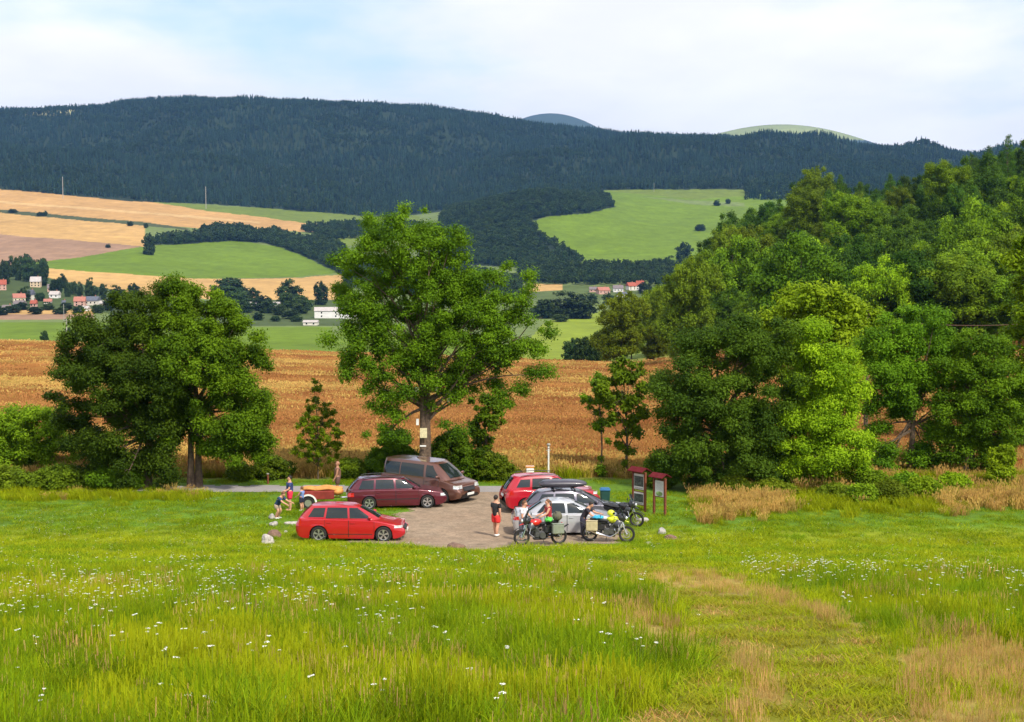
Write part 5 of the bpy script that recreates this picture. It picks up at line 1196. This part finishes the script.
person('woman with ponytail in red top standing behind the red motorcycle', pp(549, 538.5), R(200), 1.66, (.35, .02, .03), (.03, .03, .05), shorts=True, hair=M_hairr, ponytail=True, bend=.1, armL=(.5, .7), armR=(.4, .8), shoe=M_shoek, sleeves=False)
person('person in dark jacket leaning over the seat of the yellow motorcycle', pp(583, 538.5), R(-20), 1.66, (.025, .02, .03), (.03, .03, .05), shorts=False, hair=M_hairb, bend=.55, armL=(.9, .5), armR=(.7, .5), shoe=M_shoek)
person('adult in dark blue shirt and red shorts standing on the grass left of the trailer', pp(290, 511), R(200), 1.66, (.03, .05, .16), (.62, .02, .06), hair=M_hairb, armL=(.3, .9), armR=(.2, .6), shoe=M_skin)
person('child in light blue top and dark shorts at the trailer wheel', pp(302, 511), R(150), 1.15, (.16, .24, .50), (.02, .02, .05), hair=M_hairr, child=True, armL=(.5, .5), armR=(.4, .5), sleeves=False)
person('person in dark blue top crouching by the stones left of the red car', pp(277, 519), R(-25), 1.60, (.02, .05, .12), (.35, .27, .2), hair=M_hairr, crouch=.55, bend=.6, armL=(.9, .4), armR=(.9, .3), shorts=True)
person('bald person in brown sleeveless top standing behind the orange load of the trailer', at(336, gp(336, 500).y + 1.2), R(190), 1.72, (.18, .09, .06), (.10, .05, .04), hair=M_skin2, sk=M_skin2, sleeves=False, armL=(.2, .3), armR=(.1, .3))
# ================================================================ boards, bin, posts, stones
M_wood = principled('stained_wood', (.17, .045, .018), .8, noise=(10, .3), bump=.3); M_roofw = principled('board_roof', (.11, .014, .018), .95, spec=.1); M_paper = principled('poster_white', (.62, .62, .60), .6, noise=(5, .08))
M_pic = principled('poster_dark', (.05, .07, .06), .6, noise=(9, .8)); M_green = principled('poster_green', (.22, .36, .12), .6, noise=(7, .6)); M_conc = principled('stone', (.34, .32, .29), .9, noise=(5, .35), bump=.8)
def board(label, px, py, yaw, H, W, panels):
    b = empty('information_board'); tag(b, label, 'information board')
    for s_ in (-1, 1): MB().box((s_ * W / 2, 0, H / 2 - .1), (.11, .11, H + .1), bev=.01).build('post', M_wood, b)
    MB().box((0, .17, H + .07), (W + .20, .40, .035), (R(-28), 0, 0)).box((0, -.17, H + .07), (W + .20, .40, .035), (R(28), 0, 0)).build('roof', M_roofw, b)
    for (z0, z1, kind) in panels:
        f = MB().box((0, 0, (z0 + z1) / 2), (W - .11, .05, z1 - z0), bev=.008).build('panel', M_wood, b)
        MB().box((0, -.028, (z0 + z1) / 2), (W - .17, .008, z1 - z0 - .08)).build('poster', M_paper, f)
        h = z1 - z0 - .08
        if kind == 0:
            MB().box((0, -.034, (z0 + z1) / 2 + .02), (W - .22, .005, h * .66)).build('picture', M_pic, f)
            m = MB()
            for i in range(4): m.box((.02 * (i % 2), -.0335, z0 + .07 + .018 * i), (W - .3, .004, .006))
            m.build('text_lines', M_black, f)
        else:
            MB().ell((.0, -.034, z0 + .17), (W * .3, .003, .12)).build('picture', M_green, f)
            m = MB()
            for i in range(9): m.box((.015 * (i % 3), -.0335, z1 - .12 - .045 * i), (W - .34, .004, .008))
            m.build('text_lines', principled('ink', (.25, .25, .27), .7), f)
    p = gp(px, py); b.location = p; b.rotation_euler = (0, 0, R(yaw)); b.scale = (.9, .9, .94); return b
board('taller wooden roofed information board with a dark poster above a picture panel', 639, 511, -50, 1.98, .86, [(1.02, 1.86, 0), (.28, .96, 0)])
board('wooden roofed information board with one white map poster, open below', 659.5, 515, -50, 1.86, .76, [(.86, 1.70, 1)])
b = empty('waste_bin', gp(605, 504)); tag(b, 'dark green waste bin with a blue lid on the grass', 'waste bin')
M_bin = principled('bin_green', (.012, .06, .05), .5); M_lid = principled('bin_blue', (.03, .14, .30), .45)
MB().box((0, 0, .34), (.40, .40, .60), taper=1.15, bev=.03).build('body', M_bin, b)
MB().box((0, 0, .68), (.50, .50, .07), bev=.03).box((0, .05, .73), (.42, .36, .05), bev=.02).build('lid', M_lid, b)
for s_ in (-1, 1): MB().lathe([(.001, -.03), (.08, -.03), (.08, .03), (.001, .03)], (s_ * .17, .18, .08), 'x', 14).build('wheel', M_black, b)
b = empty('marker_pillar', gp(530, 481)); tag(b, 'white square pillar with orange cap beyond the red SUV', 'pillar')
MB().box((0, 0, .32), (.40, .36, .80), bev=.03).build('body', principled('white_paint', (.78, .77, .72), .7), b); MB().box((0, 0, .75), (.46, .42, .07), bev=.02).build('cap', M_orange, b)
b = empty('marker_post', gp(548.5, 479)); tag(b, 'thin grey metal post standing at the wheat edge', 'post')
MB().tube([(0, 0, -.1), (0, 0, 1.75)], .045, 8).build('post', M_plate, b); MB().tube([(-.11, 0, 1.5), (.11, 0, 1.5)], .025, 6).ell((0, 0, 1.8), (.10, .10, .08)).ell((0, 0, 1.62), (.07, .07, .04)).build('head', M_conc, b)
b = empty('marker_post', gp(334, 492)); tag(b, 'short wooden post by the road behind the trailer', 'post')
MB().tube([(0, 0, -.05), (0, 0, .5)], .05, 8).build('post', M_wood, b); b.location = gp(268, 484); MB().box((0, 0, .52), (.12, .12, .04)).build('cap', M_conc, b)
b['label'] = 'short wooden post at the far road edge'
def rock(label, px, py, s, seed, mat=M_conc, name='boulder'):
    r = np.random.RandomState(seed); ph = r.rand(6) * 6
    def f(p):
        k = 1 + .16 * math.sin(p.x / s[0] * 3 + ph[0]) + .13 * math.sin(p.y / s[1] * 4 + ph[1]) + .10 * math.sin(p.z / s[2] * 5 + ph[2]) + .07 * math.sin(p.x / s[0] * 9 + ph[3]) * math.cos(p.z / s[2] * 8 + ph[4])
        return p * k
    o = MB().ell((0, 0, s[2] * .45), s, (0, 0, ph[5]), 22, 14, f).build(name, mat, ang=30); o.location = gp(px, py) - Vector((0, 0, .04)); o.scale = (.8, .8, .72); tag(o, label, 'boulder', None); return o
M_rockb = principled('stone_brown', (.17, .10, .07), .9, noise=(6, .3), bump=.8); M_rockw = principled('stone_pale', (.40, .37, .34), .9, noise=(7, .3), bump=.8)
rock('squat brown boulder at the near edge of the gravel lot', 457, 549, (.45, .35, .28), 1, M_rockb)
rock('pale whitish boulder, brightest of the stones left of the red car', 267, 543, (.33, .3, .34), 2, M_rockw)
rock('brown-grey boulder behind the pale whitish one left of the red car', 275, 537, (.34, .3, .32), 3, M_rockb)
rock('small grey stone below the crouching person', 273, 526, (.26, .22, .22), 4)
rock('upright grey stone at the feet of the crouching person', 272, 519, (.2, .18, .26), 5)
rock('flat tan stone close to the rear wheel of the red car', 292, 524, (.38, .2, .14), 6, M_rockw)
rock('tiny cream stone in the grass near the rear bumper of the red car', 286, 532, (.12, .1, .09), 7, M_rockw)
rock('grey-white stone in front of the taller information board', 643, 522, (.28, .2, .22), 8, M_rockw)
rock('small stone half sunk before the taller information board', 637, 525, (.16, .14, .14), 9)
rock('rounded mottled stone, left end of the pair in the grass below the boards', 662, 533, (.34, .24, .24), 10)
rock('long flat stone, right end of the pair in the grass below the boards', 671, 539, (.42, .26, .18), 11, M_rockb)
rock('low pale stone in the grass right of the yellow motorcycle', 648, 544, (.2, .16, .12), 12, M_rockw)
rock('dark low stone where the lot meets the meadow near the red motorcycle', 503, 552, (.30, .2, .12), 13, M_rockb)
rock('small grey stone at the meadow edge beside the squat brown boulder', 468, 552, (.16, .12, .10), 14)
# plates nailed to the big tree
TB = gp(423, 486); sT = TB.y / F
def tree_plate(px, py, w, h, mat, label, dy=-.42, dx=0, name='tree_plate'):
    Yp = TB.y + dy; v = (361 - py) / F; z = CAMZ + Yp * (-sP + v * cP) / (cP + v * sP); x = (px - 512) / F * Yp / (cP + v * sP)
    o = MB().box((0, 0, 0), (w, .02, h), bev=.005).build(name, mat, smooth=False); o.location = (x, Yp, z); tag(o, label, 'plate'); return o
M_notice = principled('notice_yellow', (.62, .55, .33), .7, noise=(12, .2))
tree_plate(423.5, 433, .36, .50, M_notice, 'large yellowish notice nailed on the trunk of the big tree', -.36)
tree_plate(417.5, 422, .14, .32, M_plate, 'tall narrow white plate on the trunk above the yellowish notice', -.3)
tree_plate(416.5, 390, .20, .28, M_plate, 'white plate high on the trunk below the fork', -.3)
tree_plate(437, 389, .13, .14, M_plate, 'small white plate on the limb right of the trunk', -.3)
tree_plate(449, 400, .18, .18, M_plate, 'tilted white plate on the low right limb', -.3)
tree_plate(414, 358, .12, .12, M_plate, 'tiny white plate topmost on the trunk', -.3)
tree_plate(423, 446, .32, .07, M_plate, 'narrow pale strip on the trunk just under the yellowish notice', -.36)
# ---------------------------------------------------------------- village
M_wallc = [principled('render_%d' % i, c, .9, noise=(.6, .08)) for i, c in enumerate([(.62, .58, .50), (.55, .42, .28), (.66, .64, .62), (.50, .30, .24), (.58, .52, .36)])]
M_tiles = [principled('tiles_%d' % i, c, .85, noise=(.8, .15)) for i, c in enumerate([(.30, .07, .04), (.16, .13, .13), (.34, .13, .09), (.09, .10, .13), (.40, .36, .34)])]
cn = ['cream', 'tan', 'white', 'pinkish', 'yellow']; rn = ['red', 'brown-grey', 'orange-red', 'slate', 'pale']
def house(px, py, w, h, wc, rc, label, rz=0, Y=None, name='village_house', depth=None, group=None, flat=False):
    B = at(px, Y) if Y else gp(px, py); s = B.y / F; W_, H_ = w * s, h * s; D = depth or min(W_, 11); e = H_ * (.55 if not flat else .7)
    o = empty(name, B, R(rz)); tag(o, label, 'house' if not flat else 'farm building', group)
    MB().box((0, 0, e / 2 - 1), (W_, D, e + 2)).build('wall', M_wallc[wc], o, smooth=False)
    m = MB(); a = W_ / 2 + .4; b = D / 2 + .5; z0 = e - .25; z1 = H_
    m.add([(-a, -b, z0), (a, -b, z0), (a, 0, z1), (-a, 0, z1), (-a, b, z0), (a, b, z0), (-a, -b, z0 - .25), (a, -b, z0 - .25), (-a, b, z0 - .25), (a, b, z0 - .25)], [(0, 1, 2, 3), (3, 2, 5, 4), (0, 3, 4), (1, 5, 2), (6, 7, 1, 0), (4, 5, 9, 8)])
    rf = m.build('roof', M_tiles[rc], o, smooth=False)
    if not flat: MB().box((W_ * .2, .8, z1 + .3), (.7, .7, 1.8)).build('chimney', M_tiles[2], rf, smooth=False)
    nw = max(2, int(W_ / (3.2 if not flat else 9)))
    for i in range(nw):
        x = -W_ / 2 + W_ * (i + .5) / nw
        for z in ([e * .5] if e < 4.5 else [e * .28, e * .72]):
            MB().box((x, -D / 2 - .03, z), (1.1, .1, 1.3)).build('window', M_glass, o, smooth=False)
    return o
HS = [(2,290,10,12,3,0,'house with bright red roof in the dark trees at the picture edge',20),(36,287,12,12,1,4,'tan house highest on the village slope among dark trees',10),(31,300,8,12,0,3,'narrow cream house with slate roof below the tan house',-20),
 (51,292,8,9,3,1,'pinkish house right of the big dark village trees',15),(55,298,11,8,2,4,'white house with pale roof under the pinkish one',0),(19,302,14,10,4,2,'yellow house with orange-red roof on the left village slope',25),
 (20,307,12,8,2,1,'white gabled house below the yellow one',-10),(34,307,7,8,3,0,'small red-roofed house at the village foot',0),(8,311,12,7,0,1,'cream house at the left foot of the village',5),(80,306,13,11,3,2,'pinkish house beside the slate roofed one',10),
 (93,305,15,10,0,3,'wide slate-roofed house at the right end of the village',-5),(84,311,12,6,2,4,'low white outbuilding in front of the slate roofed house',0),(64,309,4,10,2,3,'slim white house alone between the village trees',0),(104,306,9,6,4,4,'small pale house at the far right end of the village',0),(48,304,9,6,0,2,'low cream house in the middle of the village',12),
 (603,294,14,8,3,2,'large orange-roofed house between the valley trees',15),(618,292,12,8,2,1,'white house with brown-grey roof right of the orange roofed one',0),(631,290,10,9,0,0,'red-roofed house at the valley wood',20),(640,290,9,11,2,0,'tall white gabled house, last one before the hillside wood',-15),(622,297,12,6,2,3,'low white house in front of the valley village row',0),(593,292,9,6,3,1,'small pinkish house left of the orange roofed one',0)]
for (x_, y_, w_, h_, wc, rc, lab, rz) in HS: house(x_, y_, w_ * .82, h_ * .85, wc, rc, lab, rz)
house(336, 318, 42, 11, 2, 4, 'long white farm hall with pale roof beside the big tree crown', 5, flat=True, name='farm_hall')
house(265, 308, 30, 6, 2, 4, 'low white hall behind the bushes left of the white farm hall', 0, flat=True, name='farm_hall')
house(349, 309, 13, 11, 1, 2, 'orange roofed farmhouse at the right end of the white farm hall', 20)
house(311, 325, 14, 5, 0, 4, 'low cream shed at the edge of the light green field', 0, flat=True, name='farm_shed')
# ---------------------------------------------------------------- poles
def pole(px, py, hpx, label, rzz=0, group=None, Y=None, mt=None):
    B = at(px, Y) if Y else gp(px, py); s = B.y / F; H = hpx * s; r = max(.12, H * .012); o = empty('utility_pole', B, rzz); tag(o, label, 'pole', group)
    MB().tube([(0, 0, -.5), (0, 0, H)], [r * 1.3, r], 8).build('shaft', mt or M_conc, o); MB().box((0, 0, H * .93), (H * .16, r * 1.2, r * 1.2)).box((0, 0, H * .84), (H * .11, r * 1.2, r * 1.2)).build('crossarm', M_black, o); return o
pole(63, 199, 22, 'pole on the golden slope under the left mountain forest')
pole(206, 209, 22, 'pole on the green strip right of the golden slope'); pole(654, 192, 9, 'tiny pole on the green pasture below the right mountain')
pole(66, 350, 24, 'concrete pole just beyond the wheat field before the dark thicket', Y=335); pole(64, 322, 18, 'pole standing at the foot of the village')
p1 = pole(1110, 0, 190, 'wooden pole right of the hedge carrying the cable', R(60), Y=84, mt=M_wood); p2 = pole(868, 0, 160, 'wooden pole inside the hedge carrying the cable', R(60), Y=98, mt=M_bark)
a = Vector(p1.location) + Vector((0, 0, 190 * 84 / F * .93)); b = Vector(p2.location) + Vector((0, 0, 160 * 98 / F * .93))
va = gp(0, 0)
zz = CAMZ + 84 * float(slope_of(316)); a.z = zz; zz = CAMZ + 98 * float(slope_of(319)); b.z = zz
p1.scale = (1, 1, (a.z - p1.location.z) / (190 * 84 / F * .93)); p2.scale = (1, 1, (b.z - p2.location.z) / (160 * 98 / F * .93))
o = MB().tube([a.lerp(b, i / 16) - Vector((0, 0, .5 * math.sin(math.pi * i / 16))) for i in range(17)], .022, 5).build('overhead_cable', principled('cable_rust', (.22, .12, .07), .7)); tag(o, 'single overhead cable crossing in front of the trees at the picture edge', 'cable')
